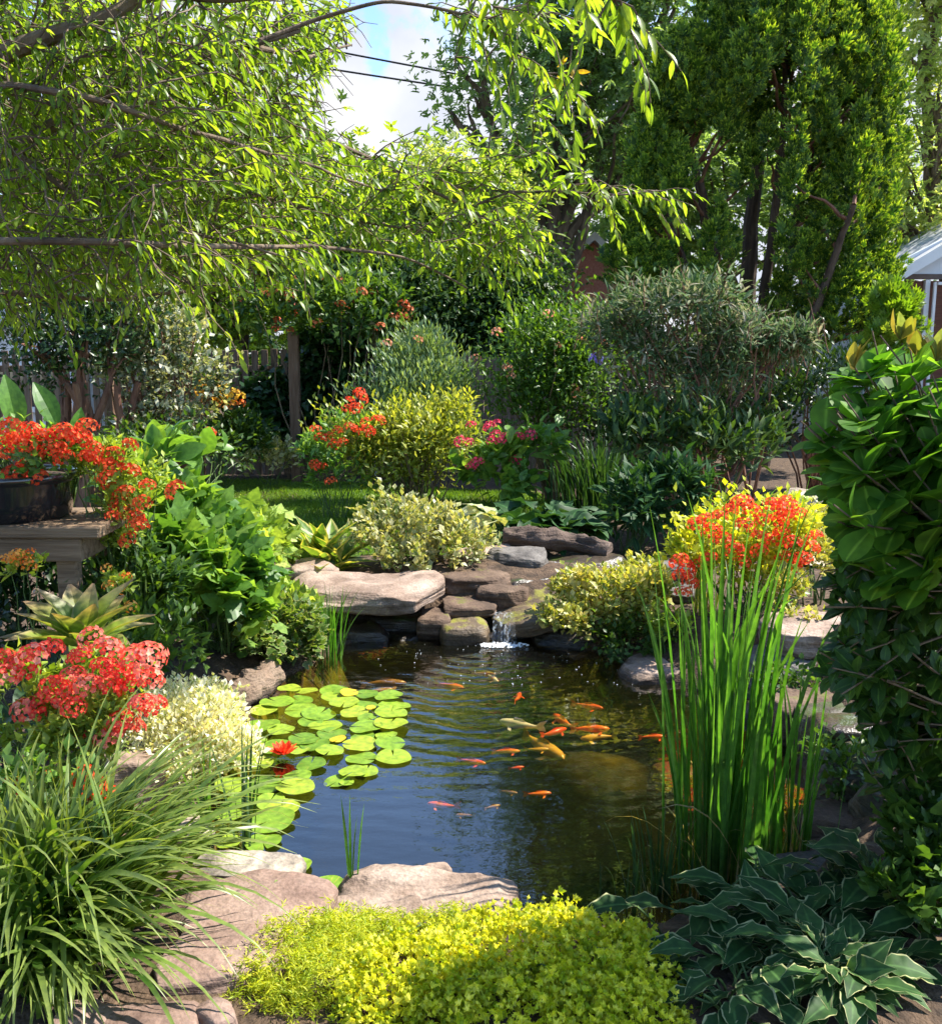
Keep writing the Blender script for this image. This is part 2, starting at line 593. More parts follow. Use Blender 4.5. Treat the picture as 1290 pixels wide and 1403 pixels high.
def rock_mat(name, cols, moss=None, moss_amt=.5, rough=.85, spec=.3, strata=1.0, bump=.55):
    """sandstone: broad tints, thin strata lines, grain, and moss on upper sides"""
    if name in MATS:
        return MATS[name]
    m, t, nn, ln = mat_new(name)
    tcn = nn("ShaderNodeTexCoord")
    geo = nn("ShaderNodeNewGeometry")
    n1 = nn("ShaderNodeTexNoise")
    n1.inputs['Scale'].default_value = 4.5
    n1.inputs['Detail'].default_value = 9
    n1.inputs['Roughness'].default_value = .65
    ln(geo.outputs['Position'], n1.inputs['Vector'])
    rp = ramp(nn, cols, [.28 + .44 * i / (len(cols) - 1) for i in range(len(cols))])
    ln(n1.outputs['Fac'], rp.inputs[0])
    mp = nn("ShaderNodeMapping")
    mp.inputs['Scale'].default_value = (3, 3, 42)
    ln(tcn.outputs['Object'], mp.inputs['Vector'])
    n2 = nn("ShaderNodeTexNoise")
    n2.inputs['Scale'].default_value = 1.0
    n2.inputs['Detail'].default_value = 5
    ln(mp.outputs[0], n2.inputs['Vector'])
    r2 = ramp(nn, [(.45, .42, .4), (1, 1, 1)], [.36, .56])
    ln(n2.outputs['Fac'], r2.inputs[0])
    mx = nn("ShaderNodeMix")
    mx.data_type = 'RGBA'
    mx.blend_type = 'MULTIPLY'
    mx.inputs['Factor'].default_value = .75 * strata
    ln(rp.outputs[0], mx.inputs['A'])
    ln(r2.outputs[0], mx.inputs['B'])
    n3 = nn("ShaderNodeTexNoise")
    n3.inputs['Scale'].default_value = 70
    n3.inputs['Detail'].default_value = 4
    ln(geo.outputs['Position'], n3.inputs['Vector'])
    r3 = ramp(nn, [(.78, .77, .76), (1.1, 1.08, 1.06)], [.35, .65])
    ln(n3.outputs['Fac'], r3.inputs[0])
    mx2 = nn("ShaderNodeMix")
    mx2.data_type = 'RGBA'
    mx2.blend_type = 'MULTIPLY'
    mx2.inputs['Factor'].default_value = 1
    ln(mx.outputs['Result'], mx2.inputs['A'])
    ln(r3.outputs[0], mx2.inputs['B'])
    col = mx2.outputs['Result']
    if moss:
        sx = nn("ShaderNodeSeparateXYZ")
        ln(geo.outputs['Normal'], sx.inputs[0])
        n4 = nn("ShaderNodeTexNoise")
        n4.inputs['Scale'].default_value = 9
        n4.inputs['Detail'].default_value = 6
        ln(geo.outputs['Position'], n4.inputs['Vector'])
        ad = nn("ShaderNodeMath")
        ad.operation = 'MULTIPLY_ADD'
        ln(sx.outputs['Z'], ad.inputs[0])
        ad.inputs[1].default_value = .3
        ln(n4.outputs['Fac'], ad.inputs[2])
        mrn = nn("ShaderNodeMapRange")
        ln(ad.outputs[0], mrn.inputs['Value'])
        mrn.inputs['From Min'].default_value = .95 - moss_amt * .5
        mrn.inputs['From Max'].default_value = 1.07 - moss_amt * .5
        mx3 = nn("ShaderNodeMix")
        mx3.data_type = 'RGBA'
        ln(mrn.outputs['Result'], mx3.inputs['Factor'])
        ln(col, mx3.inputs['A'])
        mx3.inputs['B'].default_value = (*moss, 1)
        col = mx3.outputs['Result']
    # a dark wet band where stone meets the pond
    sxz = nn("ShaderNodeSeparateXYZ")
    ln(geo.outputs['Position'], sxz.inputs[0])
    wz = nn("ShaderNodeMath")
    wz.operation = 'MULTIPLY_ADD'
    ln(n1.outputs['Fac'], wz.inputs[0])
    wz.inputs[1].default_value = -.07
    ln(sxz.outputs['Z'], wz.inputs[2])
    wr = nn("ShaderNodeMapRange")
    ln(wz.outputs[0], wr.inputs['Value'])
    wr.inputs['From Min'].default_value = -.155
    wr.inputs['From Max'].default_value = -.14
    wr.inputs['To Min'].default_value = .38
    wr.inputs['To Max'].default_value = 1.0
    mxw = nn("ShaderNodeMix")
    mxw.data_type = 'RGBA'
    mxw.blend_type = 'MULTIPLY'
    mxw.inputs['Factor'].default_value = 1
    ln(col, mxw.inputs['A'])
    ln(wr.outputs['Result'], mxw.inputs['B'])
    col = mxw.outputs['Result']
    p = nn("ShaderNodeBsdfPrincipled")
    ln(col, p.inputs['Base Color'])
    p.inputs['Roughness'].default_value = rough
    p.inputs['Specular IOR Level'].default_value = spec
    hsum = nn("ShaderNodeMath")
    hsum.operation = 'ADD'
    hm = nn("ShaderNodeMath")
    hm.operation = 'MULTIPLY'
    ln(n3.outputs['Fac'], hm.inputs[0])
    hm.inputs[1].default_value = .35
    ln(n2.outputs['Fac'], hsum.inputs[0])
    ln(hm.outputs[0], hsum.inputs[1])
    bp = nn("ShaderNodeBump")
    bp.inputs['Strength'].default_value = bump
    bp.inputs['Distance'].default_value = .03
    ln(hsum.outputs[0], bp.inputs['Height'])
    ln(bp.outputs[0], p.inputs['Normal'])
    o = nn("ShaderNodeOutputMaterial")
    ln(p.outputs[0], o.inputs['Surface'])
    MATS[name] = m
    return m


BARK = surf_mat("bark", [(.05, .035, .025), (.13, .09, .06), (.2, .15, .1)], 9, .8, .9, stretch=(1, 1, .25))
BARK_RED = surf_mat("red_bark", [(.07, .03, .02), (.17, .08, .05), (.24, .13, .08)], 12, .7, .9, stretch=(1, 1, .2))
TWIG = surf_mat("twig", [(.09, .06, .035), (.2, .14, .08)], 20, .3, .8)
STEM = surf_mat("green_stem", [(.05, .09, .02), (.1, .16, .04)], 20, .1, .6)
DEADSTEM = surf_mat("dry_stem", [(.2, .12, .06), (.38, .27, .14)], 15, .3, .8)

# ------------------------------------------------------------------ the ground, the pond basin and the water
WATER = -0.15
POND_PX = [(352, 1222), (285, 1190), (262, 1150), (275, 1085), (295, 1030), (325, 975), (385, 930), (440, 903), (470, 880), (560, 868), (660, 866), (760, 878), (850, 900),
           (930, 945), (1000, 955), (1060, 985), (1105, 1050), (1115, 1120), (1085, 1190), (1000, 1250), (850, 1275), (700, 1280), (470, 1275), (400, 1255)]
POND = np.array([G(x, y, WATER)[:2] for x, y in POND_PX])


def smooth_poly(P, it=2):
    for _ in range(it):
        Q = np.roll(P, -1, 0)
        P = np.stack([.75 * P + .25 * Q, .25 * P + .75 * Q], 1).reshape(-1, 2)
    return P


POND = smooth_poly(POND)


def poly_sd(X, Y, P):
    """signed distance to polygon, negative inside"""
    q = np.stack([X.ravel(), Y.ravel()], 1)
    d = np.full(len(q), 1e9)
    ins = np.zeros(len(q), bool)
    for i in range(len(P)):
        a, b = P[i], P[(i + 1) % len(P)]
        ab = b - a
        t = np.clip(((q - a) @ ab) / (ab @ ab + 1e-12), 0, 1)
        d = np.minimum(d, np.linalg.norm(q - a - t[:, None] * ab, axis=1))
        c = ((a[1] > q[:, 1]) != (b[1] > q[:, 1])) & (q[:, 0] < (b[0] - a[0]) * (q[:, 1] - a[1]) / (b[1] - a[1] + 1e-12) + a[0])
        ins ^= c
    return np.where(ins, -d, d).reshape(X.shape)


SHELF = G(850, 985, WATER)


def ground_z(X, Y):
    X, Y = np.asarray(X, float), np.asarray(Y, float)
    sd = poly_sd(X, Y, POND)
    bank = np.clip(sd / .35, 0, 1)
    bank = bank * bank * (3 - 2 * bank)
    zo = WATER + .02 + (.15 - .02) * bank
    rise = .17 * np.exp(-(((X - .1) / 1.3) ** 2 + ((Y - 6.7) / .55) ** 2)) * np.clip(sd / .3, 0, 1)
    riser = .12 * np.exp(-(((X - 2.0) / .9) ** 2 + ((Y - 4.8) / 1.2) ** 2)) * np.clip(sd / .3, 0, 1)
    zi = WATER + .02 + np.maximum(-.6, sd * 2.3)
    shelf = np.clip(.95 * np.exp(-(((X - SHELF[0]) / .62) ** 2 + ((Y - SHELF[1]) / .5) ** 2)) + .22 * fbm(np.stack([X.ravel() * 3, Y.ravel() * 3, X.ravel() * 0], 1), 3, 21).reshape(X.shape) - .1, 0, 1) ** .8
    zi = np.where(sd < 0, zi * (1 - .9 * shelf) + (WATER - .13) * .9 * shelf, zi)
    zi = np.minimum(zi, WATER - .012)
    z = np.where(sd < -.008, zi, zo + rise + riser)
    P = np.stack([X.ravel() * 2.3, Y.ravel() * 2.3, np.zeros(X.size)], 1)
    return z + .018 * fbm(P, 3, 5).reshape(X.shape) * np.clip(np.abs(sd) * 4, 0, 1)


def gz(x, y):
    return float(ground_z(np.array([x]), np.array([y]))[0])


def axis(a, b, step, lo, hi, k=16):
    mid = np.arange(a, b, step)
    g = np.geomspace(step, 1.0, k)
    up = b + (hi - b) * (g - step) / (1 - step)
    dn = a - (a - lo) * (g - step) / (1 - step)
    return np.concatenate([dn[::-1][:-1], mid, up])


gx, gy = axis(-3.4, 3.4, .05, -300, 300), axis(1.4, 8.6, .05, -40, 500)
X, Y = np.meshgrid(gx, gy)
Z = ground_z(X, Y)
far = np.clip((np.hypot(X, Y - 6) - 9) / 5, 0, 1)
Z = Z * (1 - far)
ny, nx = X.shape
idx = np.arange(ny * nx).reshape(ny, nx)
F = np.stack([idx[:-1, :-1], idx[:-1, 1:], idx[1:, 1:], idx[1:, :-1]], -1).reshape(-1, 4)
g = Geo()
g.add(np.stack([X, Y, Z], -1).reshape(-1, 3), F)
SOIL = surf_mat("soil", [(.03, .02, .013), (.075, .048, .03), (.14, .09, .055)], 16, .9, .95, bscale=60)
BED = surf_mat("pond_bed", [(.05, .04, .01), (.13, .11, .02), (.24, .2, .03)], 7, .6, .95, bscale=20)
tb = BED.node_tree
pbs = [q for q in tb.nodes if q.type == 'BSDF_PRINCIPLED'][0]
pbs.inputs['Specular IOR Level'].default_value = 0
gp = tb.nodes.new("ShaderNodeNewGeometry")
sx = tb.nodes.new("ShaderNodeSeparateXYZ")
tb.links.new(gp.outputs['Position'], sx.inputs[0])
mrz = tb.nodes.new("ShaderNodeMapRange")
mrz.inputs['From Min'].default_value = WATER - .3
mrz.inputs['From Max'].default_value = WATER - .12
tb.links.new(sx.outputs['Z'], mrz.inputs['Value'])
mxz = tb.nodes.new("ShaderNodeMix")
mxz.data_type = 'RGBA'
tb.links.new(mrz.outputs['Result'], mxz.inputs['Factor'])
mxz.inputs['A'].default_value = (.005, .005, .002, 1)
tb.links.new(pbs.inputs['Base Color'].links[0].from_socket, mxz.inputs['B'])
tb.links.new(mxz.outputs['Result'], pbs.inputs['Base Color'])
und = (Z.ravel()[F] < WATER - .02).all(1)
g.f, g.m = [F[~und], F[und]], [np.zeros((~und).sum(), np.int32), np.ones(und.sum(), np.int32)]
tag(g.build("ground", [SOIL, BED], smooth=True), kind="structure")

# the lawn, a sheet 4 mm above the soil, and its grass
LAWN = smooth_poly(np.array([(-7.5, 7.4), (-2.3, 7.2), (-1.2, 7.5), (.0, 7.7), (1.0, 8.2), (1.3, 9.5), (1.0, 11.2), (-.5, 11.6), (-1.6, 12.2), (-3.0, 12.5), (-7.5, 12.6)]))
lx, ly = np.meshgrid(np.arange(-7.6, 1.7, .1), np.arange(7.0, 12.8, .1))
lz = ground_z(lx, ly) * (1 - np.clip((np.hypot(lx, ly - 6) - 9) / 5, 0, 1)) + .006
sdl = poly_sd(lx, ly, LAWN)
idx = np.arange(lx.size).reshape(lx.shape)
F = np.stack([idx[:-1, :-1], idx[:-1, 1:], idx[1:, 1:], idx[1:, :-1]], -1).reshape(-1, 4)
F = F[(sdl.ravel()[F] < 0.05).all(1)]
g = Geo()
g.add(np.stack([lx, ly, lz], -1).reshape(-1, 3), F)
LAWNM = surf_mat("lawn_base", [(.05, .09, .015), (.09, .15, .025)], 9, .5, .95)
tag(g.build("lawn", LAWNM, smooth=True), kind="structure")
GRASS = leaf_mat("grass_blade", [(.08, .17, .015), (.14, .26, .025), (.19, .31, .04)], trans=.4, rough=.5)
n = 90000
p = np.stack([rng.uniform(-4.6, 1.6, n), rng.uniform(7.1, 12.6, n)], 1)
p = p[(poly_sd(p[:, 0], p[:, 1], LAWN) < 0.02)]
b3 = np.concatenate([p, (ground_z(p[:, 0], p[:, 1]) * (1 - np.clip((np.hypot(p[:, 0], p[:, 1] - 6) - 9) / 5, 0, 1)))[:, None]], 1)
g = Geo()
d = nrm(np.concatenate([rng.normal(0, .45, (len(b3), 2)), np.ones((len(b3), 1))], 1))
inst(g, t_quad(.16, .02, .12), b3, d, rnd_dir(len(b3)), rng.uniform(.035, .065, len(b3)))
tag(g.build("grass", GRASS), "short mown green lawn grass beyond the pond", "grass", kind="stuff")

# pale dry path at the right
PATH = smooth_poly(np.array([(2.3, 7.2), (3.2, 6.9), (4.4, 8.2), (4.8, 10.0), (3.9, 10.4), (3.2, 9.0)]))
c = PATH.mean(0)
g = Geo()
P3 = np.array([(x, y, max(gz(x, y), 0) + .02) for x, y in np.concatenate([[c], PATH])])
k = len(PATH)
g.add(P3, np.array([[0, 1 + i, 1 + (i + 1) % k] for i in range(k)]))
tag(g.build("path", surf_mat("dry_path", [(.3, .24, .15), (.42, .35, .22), (.5, .43, .3)], 14, .6, .95)), kind="structure")

# ---- water surface
m, t, nn, ln = mat_new("pond_water")
tr = nn("ShaderNodeBsdfTransparent")
tr.inputs['Color'].default_value = (.84, .76, .5, 1)
df = nn("ShaderNodeBsdfDiffuse")
df.inputs['Color'].default_value = (.022, .022, .008, 1)
m1 = nn("ShaderNodeMixShader")
m1.inputs[0].default_value = .1
ln(tr.outputs[0], m1.inputs[1])
ln(df.outputs[0], m1.inputs[2])
gl = nn("ShaderNodeBsdfGlossy")
gl.inputs['Roughness'].default_value = .015
gl.inputs['Color'].default_value = (1, 1, 1, 1)
fr = nn("ShaderNodeLayerWeight")                              # Schlick term, the same from above and below
fr.inputs['Blend'].default_value = .5
geo_n = nn("ShaderNodeNewGeometry")
fall = G(690, 884, WATER)
sub = nn("ShaderNodeVectorMath")
sub.operation = 'SUBTRACT'
ln(geo_n.outputs['Position'], sub.inputs[0])
sub.inputs[1].default_value = tuple(fall)
wob = nn("ShaderNodeTexNoise")
wob.inputs['Scale'].default_value = 2.2
wob.inputs['Detail'].default_value = 3
ln(geo_n.outputs['Position'], wob.inputs['Vector'])
wsc = nn("ShaderNodeVectorMath")
wsc.operation = 'MULTIPLY_ADD'
ln(wob.outputs['Color'], wsc.inputs[0])
wsc.inputs[1].default_value = (.35, .35, 0)
ln(sub.outputs[0], wsc.inputs[2])
ln_ = nn("ShaderNodeVectorMath")
ln_.operation = 'LENGTH'
ln(wsc.outputs[0], ln_.inputs[0])


def nmath(op, a, b=None):
    q = nn("ShaderNodeMath")
    q.operation = op
    for i, v in enumerate((a, b)):
        if v is None:
            continue
        if isinstance(v, (int, float)):
            q.inputs[i].default_value = v
        else:
            ln(v, q.inputs[i])
    return q.outputs[0]


ring = nmath('SINE', nmath('MULTIPLY', ln_.outputs['Value'], 52.0))
fade = nmath('POWER', 2.718, nmath('MULTIPLY', ln_.outputs['Value'], -1.05))
nz = nn("ShaderNodeTexNoise")
nz.inputs['Scale'].default_value = 11
nz.inputs['Detail'].default_value = 3
mpw = nn("ShaderNodeMapping")
mpw.inputs['Scale'].default_value = (.7, 1.5, 1)
ln(geo_n.outputs['Position'], mpw.inputs['Vector'])
ln(mpw.outputs[0], nz.inputs['Vector'])
hgt = nmath('ADD', nmath('MULTIPLY', nmath('MULTIPLY', ring, fade), .9), nmath('MULTIPLY', nz.outputs['Fac'], nmath('ADD', nmath('MULTIPLY', fade, 3.2), .22)))
bp = nn("ShaderNodeBump")
bp.inputs['Strength'].default_value = 1.0
bp.inputs['Distance'].default_value = .0022
ln(hgt, bp.inputs['Height'])
ln(bp.outputs[0], gl.inputs['Normal'])
ln(bp.outputs[0], fr.inputs['Normal'])
m2 = nn("ShaderNodeMixShader")
ln(nmath('ADD', nmath('MULTIPLY', nmath('POWER', fr.outputs['Facing'], 3.0), .95), .05), m2.inputs[0])
ln(m1.outputs[0], m2.inputs[1])
ln(gl.outputs[0], m2.inputs[2])
o = nn("ShaderNodeOutputMaterial")
ln(m2.outputs[0], o.inputs['Surface'])
WATERM = m
cen = POND.mean(0)
big = cen + (POND - cen) * 1.05
g = Geo()
P3 = np.concatenate([[[*cen, WATER]], np.concatenate([big, np.full((len(big), 1), WATER)], 1)])
k = len(big)
g.add(P3, np.array([[0, 1 + (i + 1) % k, 1 + i] for i in range(k)]))
tag(g.build("water", WATERM), kind="structure")

# ------------------------------------------------------------------ rocks
PINK = rock_mat("pink_sandstone", [(.12, .083, .06), (.26, .185, .14), (.345, .26, .205), (.43, .345, .285)])
PAVE = rock_mat("red_paving_stone", [(.1, .062, .048), (.21, .138, .108), (.27, .19, .152), (.33, .25, .205)], strata=.4)
BROWN = rock_mat("brown_stone", [(.045, .03, .02), (.12, .078, .053), (.2, .14, .095)], moss=(.1, .1, .02), moss_amt=.15)
GREY = rock_mat("grey_stone", [(.05, .045, .042), (.12, .11, .1), (.2, .185, .17)])
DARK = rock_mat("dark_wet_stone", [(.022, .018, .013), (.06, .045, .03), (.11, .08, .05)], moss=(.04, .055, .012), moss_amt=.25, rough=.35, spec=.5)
MOSSY = rock_mat("mossy_stone", [(.06, .045, .03), (.14, .1, .06), (.22, .16, .1)], moss=(.17, .16, .025), moss_amt=.38, rough=.6)
MOSSD = rock_mat("dark_mossy_stone", [(.03, .028, .02), (.09, .075, .05), (.15, .12, .08)], moss=(.045, .055, .018), moss_amt=.4, rough=.6)
RED = rock_mat("red_stone", [(.12, .04, .025), (.25, .085, .05), (.32, .14, .09)], rough=.5)
PALE = rock_mat("pale_stone", [(.25, .2, .15), (.42, .36, .29), (.55, .49, .42)])


def rock_geo(size, seed, n=24, expo=4.0, cuts=9, amp=.05, strata=.03):
    u = np.linspace(-1, 1, n)
    a, b = np.meshgrid(u, u)
    fs = []
    faces = []
    k = 0
    ids = np.arange(n * n).reshape(n, n)
    q = np.stack([ids[:-1, :-1], ids[:-1, 1:], ids[1:, 1:], ids[1:, :-1]], -1).reshape(-1, 4)
    for ax in range(3):
        for sgn in (-1, 1):
            c = np.full_like(a, sgn)
            v = [None] * 3
            v[ax], v[(ax + 1) % 3], v[(ax + 2) % 3] = c, a, b
            fs.append(np.stack(v, -1).reshape(-1, 3))
            faces.append((q if sgn > 0 else q[:, ::-1]) + k)
            k += n * n
    V = np.concatenate(fs)
    F = np.concatenate(faces)
    key = np.round(V * 1e4).astype(np.int64)
    _, first, inv = np.unique(key, axis=0, return_index=True, return_inverse=True)
    V = V[first]
    F = inv.ravel()[F]
    V = V / (np.sum(np.abs(V) ** expo, 1, keepdims=True) ** (1 / expo))
    rs = np.random.default_rng(seed)
    for ci in range(cuts + 5):
        d = nrm(rs.normal(size=3) * (1, 1, .45))
        h = np.max(V @ d) * (rs.uniform(.72, .95) if ci < cuts else rs.uniform(.9, .97))
        over = np.maximum(V @ d - h, 0)
        V = V - over[:, None] * d * .93
    S = np.asarray(size) / 2
    V = V * S
    f0 = 2.2 / max(size)
    dn = nrm(V / S ** 2)
    V = V + dn * (fbm(V * f0 + seed * 3.1, 5, seed, .55) * amp * max(size) * .6)[:, None]
    V = V + dn * (np.abs(vnoise(V * f0 * 2.7 + seed, seed + 3)) ** .5 * -.02 * max(size) * amp / .055)[:, None]
    lay = vnoise(np.stack([V[:, 0] * f0 * .7, V[:, 1] * f0 * .7, V[:, 2] * 38 + seed], 1), seed + 9)
    hor = nrm(np.stack([V[:, 0] / S[0] ** 2, V[:, 1] / S[1] ** 2, V[:, 2] * 0], 1)) * (np.abs(dn[:, 2]) < .75)[:, None]
    V = V + hor * (lay * strata * max(size) * .35)[:, None]
    return V, F


NROCK = [0]


def rock(label, px, py, d, size, mat,  rz=0.0, rx=0.0, ry=0.0, n=None, expo=4.0, cuts=9, amp=.055, strata=.04, name="rock", group="rocks edging the pond", cat="rock"):
    NROCK[0] += 1
    w = W(px, py, d) if d > 0 else G(px, py, -d)
    V, F = rock_geo(size, NROCK[0] * 13 + 5, n or (36 if max(size) > .4 else 22), expo, cuts, amp, strata)
    g = Geo()
    g.add(V, [F])
    o = g.build(name, mat, smooth=True)
    o.location = (w[0], w[1], w[2] - size[2] / 2)
    o.rotation_euler = (rx, ry, rz)
    return tag(o, label, cat, group)


rock("wide flat pink sandstone ledge overhanging the back of the pond", 503, 794, 5.95, (1.0, .62, .15), PINK, .04, .05, 0, expo=6, amp=.035)
rock("small pale block on the left end of the wide ledge", 428, 770, 6.3, (.36, .34, .13), PINK, .3)
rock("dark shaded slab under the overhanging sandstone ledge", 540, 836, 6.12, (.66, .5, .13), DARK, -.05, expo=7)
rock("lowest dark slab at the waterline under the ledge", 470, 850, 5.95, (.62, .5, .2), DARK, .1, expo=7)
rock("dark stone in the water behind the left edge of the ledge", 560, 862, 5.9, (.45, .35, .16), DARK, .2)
rock("long brown stone right of the ledge under the variegated shrub", 645, 782, 6.35, (.55, .36, .15), BROWN, .1, expo=6)
rock("grey flat topped stone beside the upper cascade", 708, 753, 6.75, (.44, .42, .17), GREY, -.15, expo=5)
rock("tan stone tucked beneath the right side of the variegated shrub", 660, 748, 6.95, (.5, .32, .15), PINK, .5)
rock("flat brown stepping stone left of the waterfall lip", 640, 822, 6.05, (.4, .36, .1), BROWN, -.1, expo=6)
rock("block stone with yellow moss left of the falling water", 636, 850, 5.8, (.32, .3, .2), MOSSY, .15, expo=5)
rock("brown cube shaped stone between the mossy block and dark slabs", 598, 838, 5.9, (.24, .3, .2), BROWN, -.1, expo=6)
rock("sloping mossy slab that carries the waterfall", 735, 826, 6.0, (.62, .62, .1), MOSSY, -.25, .16, -.2, expo=7, strata=.03)
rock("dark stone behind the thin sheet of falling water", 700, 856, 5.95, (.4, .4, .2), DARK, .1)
rock("small wet boulder in the foam under the waterfall", 690, 886, 5.62, (.34, .16, .07), BROWN, .05, n=18)
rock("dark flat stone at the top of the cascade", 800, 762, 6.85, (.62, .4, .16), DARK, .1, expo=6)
rock("dark stone wedged in the cascade below the grey flat topped stone", 735, 786, 6.45, (.5, .4, .24), DARK, .3, expo=5)
rock("brown stone between the grey flat topped stone and the waterfall", 690, 800, 6.2, (.36, .34, .2), BROWN, -.2, expo=5)
rock("flat dark stone beside the head of the cascade", 765, 788, 6.55, (.46, .36, .12), DARK, .2, expo=6)
rock("dark stone half hidden under the golden variegated shrub near the cascade", 770, 806, 6.25, (.4, .34, .14), BROWN, -.3, expo=5)
rock("small brown stone left of the grey flat topped one", 675, 772, 6.6, (.26, .24, .12), BROWN, .5)
rock("pebble like pink stone in front of the dark hosta", 722, 722, 7.2, (.13, .12, .13), PINK, .2, n=16)
rock("dark wet boulder under the golden variegated shrub", 800, 850, 5.8, (.7, .5, .34), DARK, .2)
rock("dark waterline stone right of the golden variegated shrub", 885, 885, 5.5, (.6, .45, .26), DARK, -.2)
rock("pinkish stone with undercut base at the right back shore", 905, 905, 5.15, (.5, .4, .24), PINK, .15, expo=5)
rock("layered grey stone behind the golden variegated shrub", 905, 770, 6.3, (.34, .34, .13), GREY, .2, expo=6)
rock("lower layer of grey stone behind the golden variegated shrub", 925, 800, 6.1, (.36, .34, .16), GREY, -.2, expo=6)
rock("large pale pink boulder under the right hand red flowers", 1112, 845, 4.85, (.56, .46, .22), PINK, .2, .05, expo=4.5)
rock("strata streaked grey boulder supporting the pale pink one", 1108, 893, 4.75, (.62, .44, .3), GREY, .05, expo=6, strata=.07)
rock("brown stone behind the tall reeds", 1030, 900, 4.95, (.5, .36, .26), BROWN, -.1, expo=5)
rock("rounded mossy stone right of the tall reeds", 1135, 968, 4.1, (.34, .32, .26), MOSSD, .4)
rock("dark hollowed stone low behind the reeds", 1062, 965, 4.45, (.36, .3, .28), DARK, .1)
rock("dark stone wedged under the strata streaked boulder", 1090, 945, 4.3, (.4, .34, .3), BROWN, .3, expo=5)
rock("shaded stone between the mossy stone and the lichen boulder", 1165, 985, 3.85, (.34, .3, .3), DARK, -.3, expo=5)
rock("lichen grey boulder under the dark laurel", 1185, 1030, 3.6, (.42, .36, .32), MOSSD, .6)
rock("brown cracked stone at the right shore of the pond", 1150, 1112, 3.3, (.32, .3, .22), BROWN, .2, expo=5)
rock("leaning grey slab beside the brown cracked stone", 1235, 1085, 3.25, (.34, .24, .26), MOSSD, -.5, .2, .3, expo=6)
rock("flat grey stone behind the striped hosta", 1100, 1180, 3.0, (.34, .2, .1), GREY, .1)
rock("weathered stone in the shade right of the striped hosta", 1215, 1165, 2.85, (.22, .2, .14), BROWN, .4)
rock("reddish stone poking from the water left of the reeds", 925, 1052, 3.95, (.24, .2, .2), RED, .3, n=20)
rock("sunlit pale stone on the dry path", 1125, 672, 8.6, (.8, .5, .14), PALE, .2, expo=5)
rock("pale pink boulder beneath the red flower mound", 180, 1035, 3.25, (.26, .2, .2), PINK, .4)
rock("small pale stone beside the lily pads", 262, 1122, 3.2, (.17, .16, .14), PALE, .1, n=18)
rock("thin tan stone at the near left corner of the water", 335, 1180, 3.02, (.42, .2, .1), PALE, -.1, expo=6)
rock("flat reddish paving stone under the arching grass", 340, 1232, -.03, (.46, .4, .14), PAVE, -.25, expo=7, amp=.03)
rock("second reddish paving stone nearer the bottom edge", 305, 1300, -.035, (.36, .26, .12), PAVE, .15, expo=7, amp=.03)
rock("rough pink stone at the bottom edge under the grass tips", 205, 1385, -.05, (.24, .16, .14), PAVE, .1, expo=6)
rock("small pink wedge stone beside the yellow groundcover", 292, 1380, -.05, (.11, .12, .12), PAVE, .5, n=18)
rock("dusty pink stone at the bottom left below the grass", 120, 1392, -.04, (.2, .16, .12), PAVE, -.2)
rock("broad rounded pink boulder at the front edge of the pond", 585, 1208, 2.84, (.6, .34, .17), PINK, -.06, .06, -.03, n=44, expo=3.2, amp=.05, cuts=7)
rock("small knob of stone on the back of the front boulder", 598, 1186, 2.95, (.1, .08, .06), PINK, .2, n=14)
rock("thin stone wedged under the front boulder", 520, 1236, 2.72, (.3, .2, .08), PINK, .1, expo=6)

# ---- logs
def log(label, pts, rad, mat, seed, name="log", wob=.12):
    P = np.asarray(pts, float)
    t = np.linspace(0, 1, 40)
    tt = np.linspace(0, 1, len(P))
    C = np.stack([np.interp(t, tt, P[:, i]) for i in range(3)], 1)
    C[1:-1] = (C[:-2] + C[1:-1] * 2 + C[2:]) / 4
    g = Geo()
    tube(g, C, rad * (1 + .12 * np.sin(t * 9 + seed)), 22)
    V = g.v[0]
    a = np.tile(np.arange(22), 40)
    ii = np.repeat(np.arange(40), 22)
    rr = fbm(np.stack([np.cos(a * .2856) * 3, np.sin(a * .2856) * 3, ii * .22], 1), 4, seed)
    V += (V - C[ii]) * (rr * wob * 2)[:, None]
    for e, s in ((0, 1), (39, -1)):
        g.add(np.concatenate([[C[e] - (C[e + s] - C[e]) * .1], V[e * 22:e * 22 + 22]]), np.array([[0, 1 + i, 1 + (i + 1) % 22] for i in range(22)]))
    return tag(g.build(name, mat, smooth=True, origin=P[0]), label, "log")


LOGM = rock_mat("weathered_log", [(.09, .055, .035), (.2, .14, .1), (.29, .215, .16)], strata=.6, bump=.8)
ROOTM = rock_mat("dark_root", [(.05, .035, .025), (.13, .09, .07), (.2, .15, .12)], strata=.6, bump=.8)
log("weathered tan log lying at the left shore by the lily pads", [W(312, 972, 4.55), W(345, 945, 4.75), W(372, 922, 4.95)], .085, LOGM, 3)
log("dark twisted root lying behind the cascade", [W(690, 738, 7.1), W(740, 738, 7.05), W(790, 744, 7.05), W(835, 756, 6.95)], .075, ROOTM, 5, "tree_root", .18)

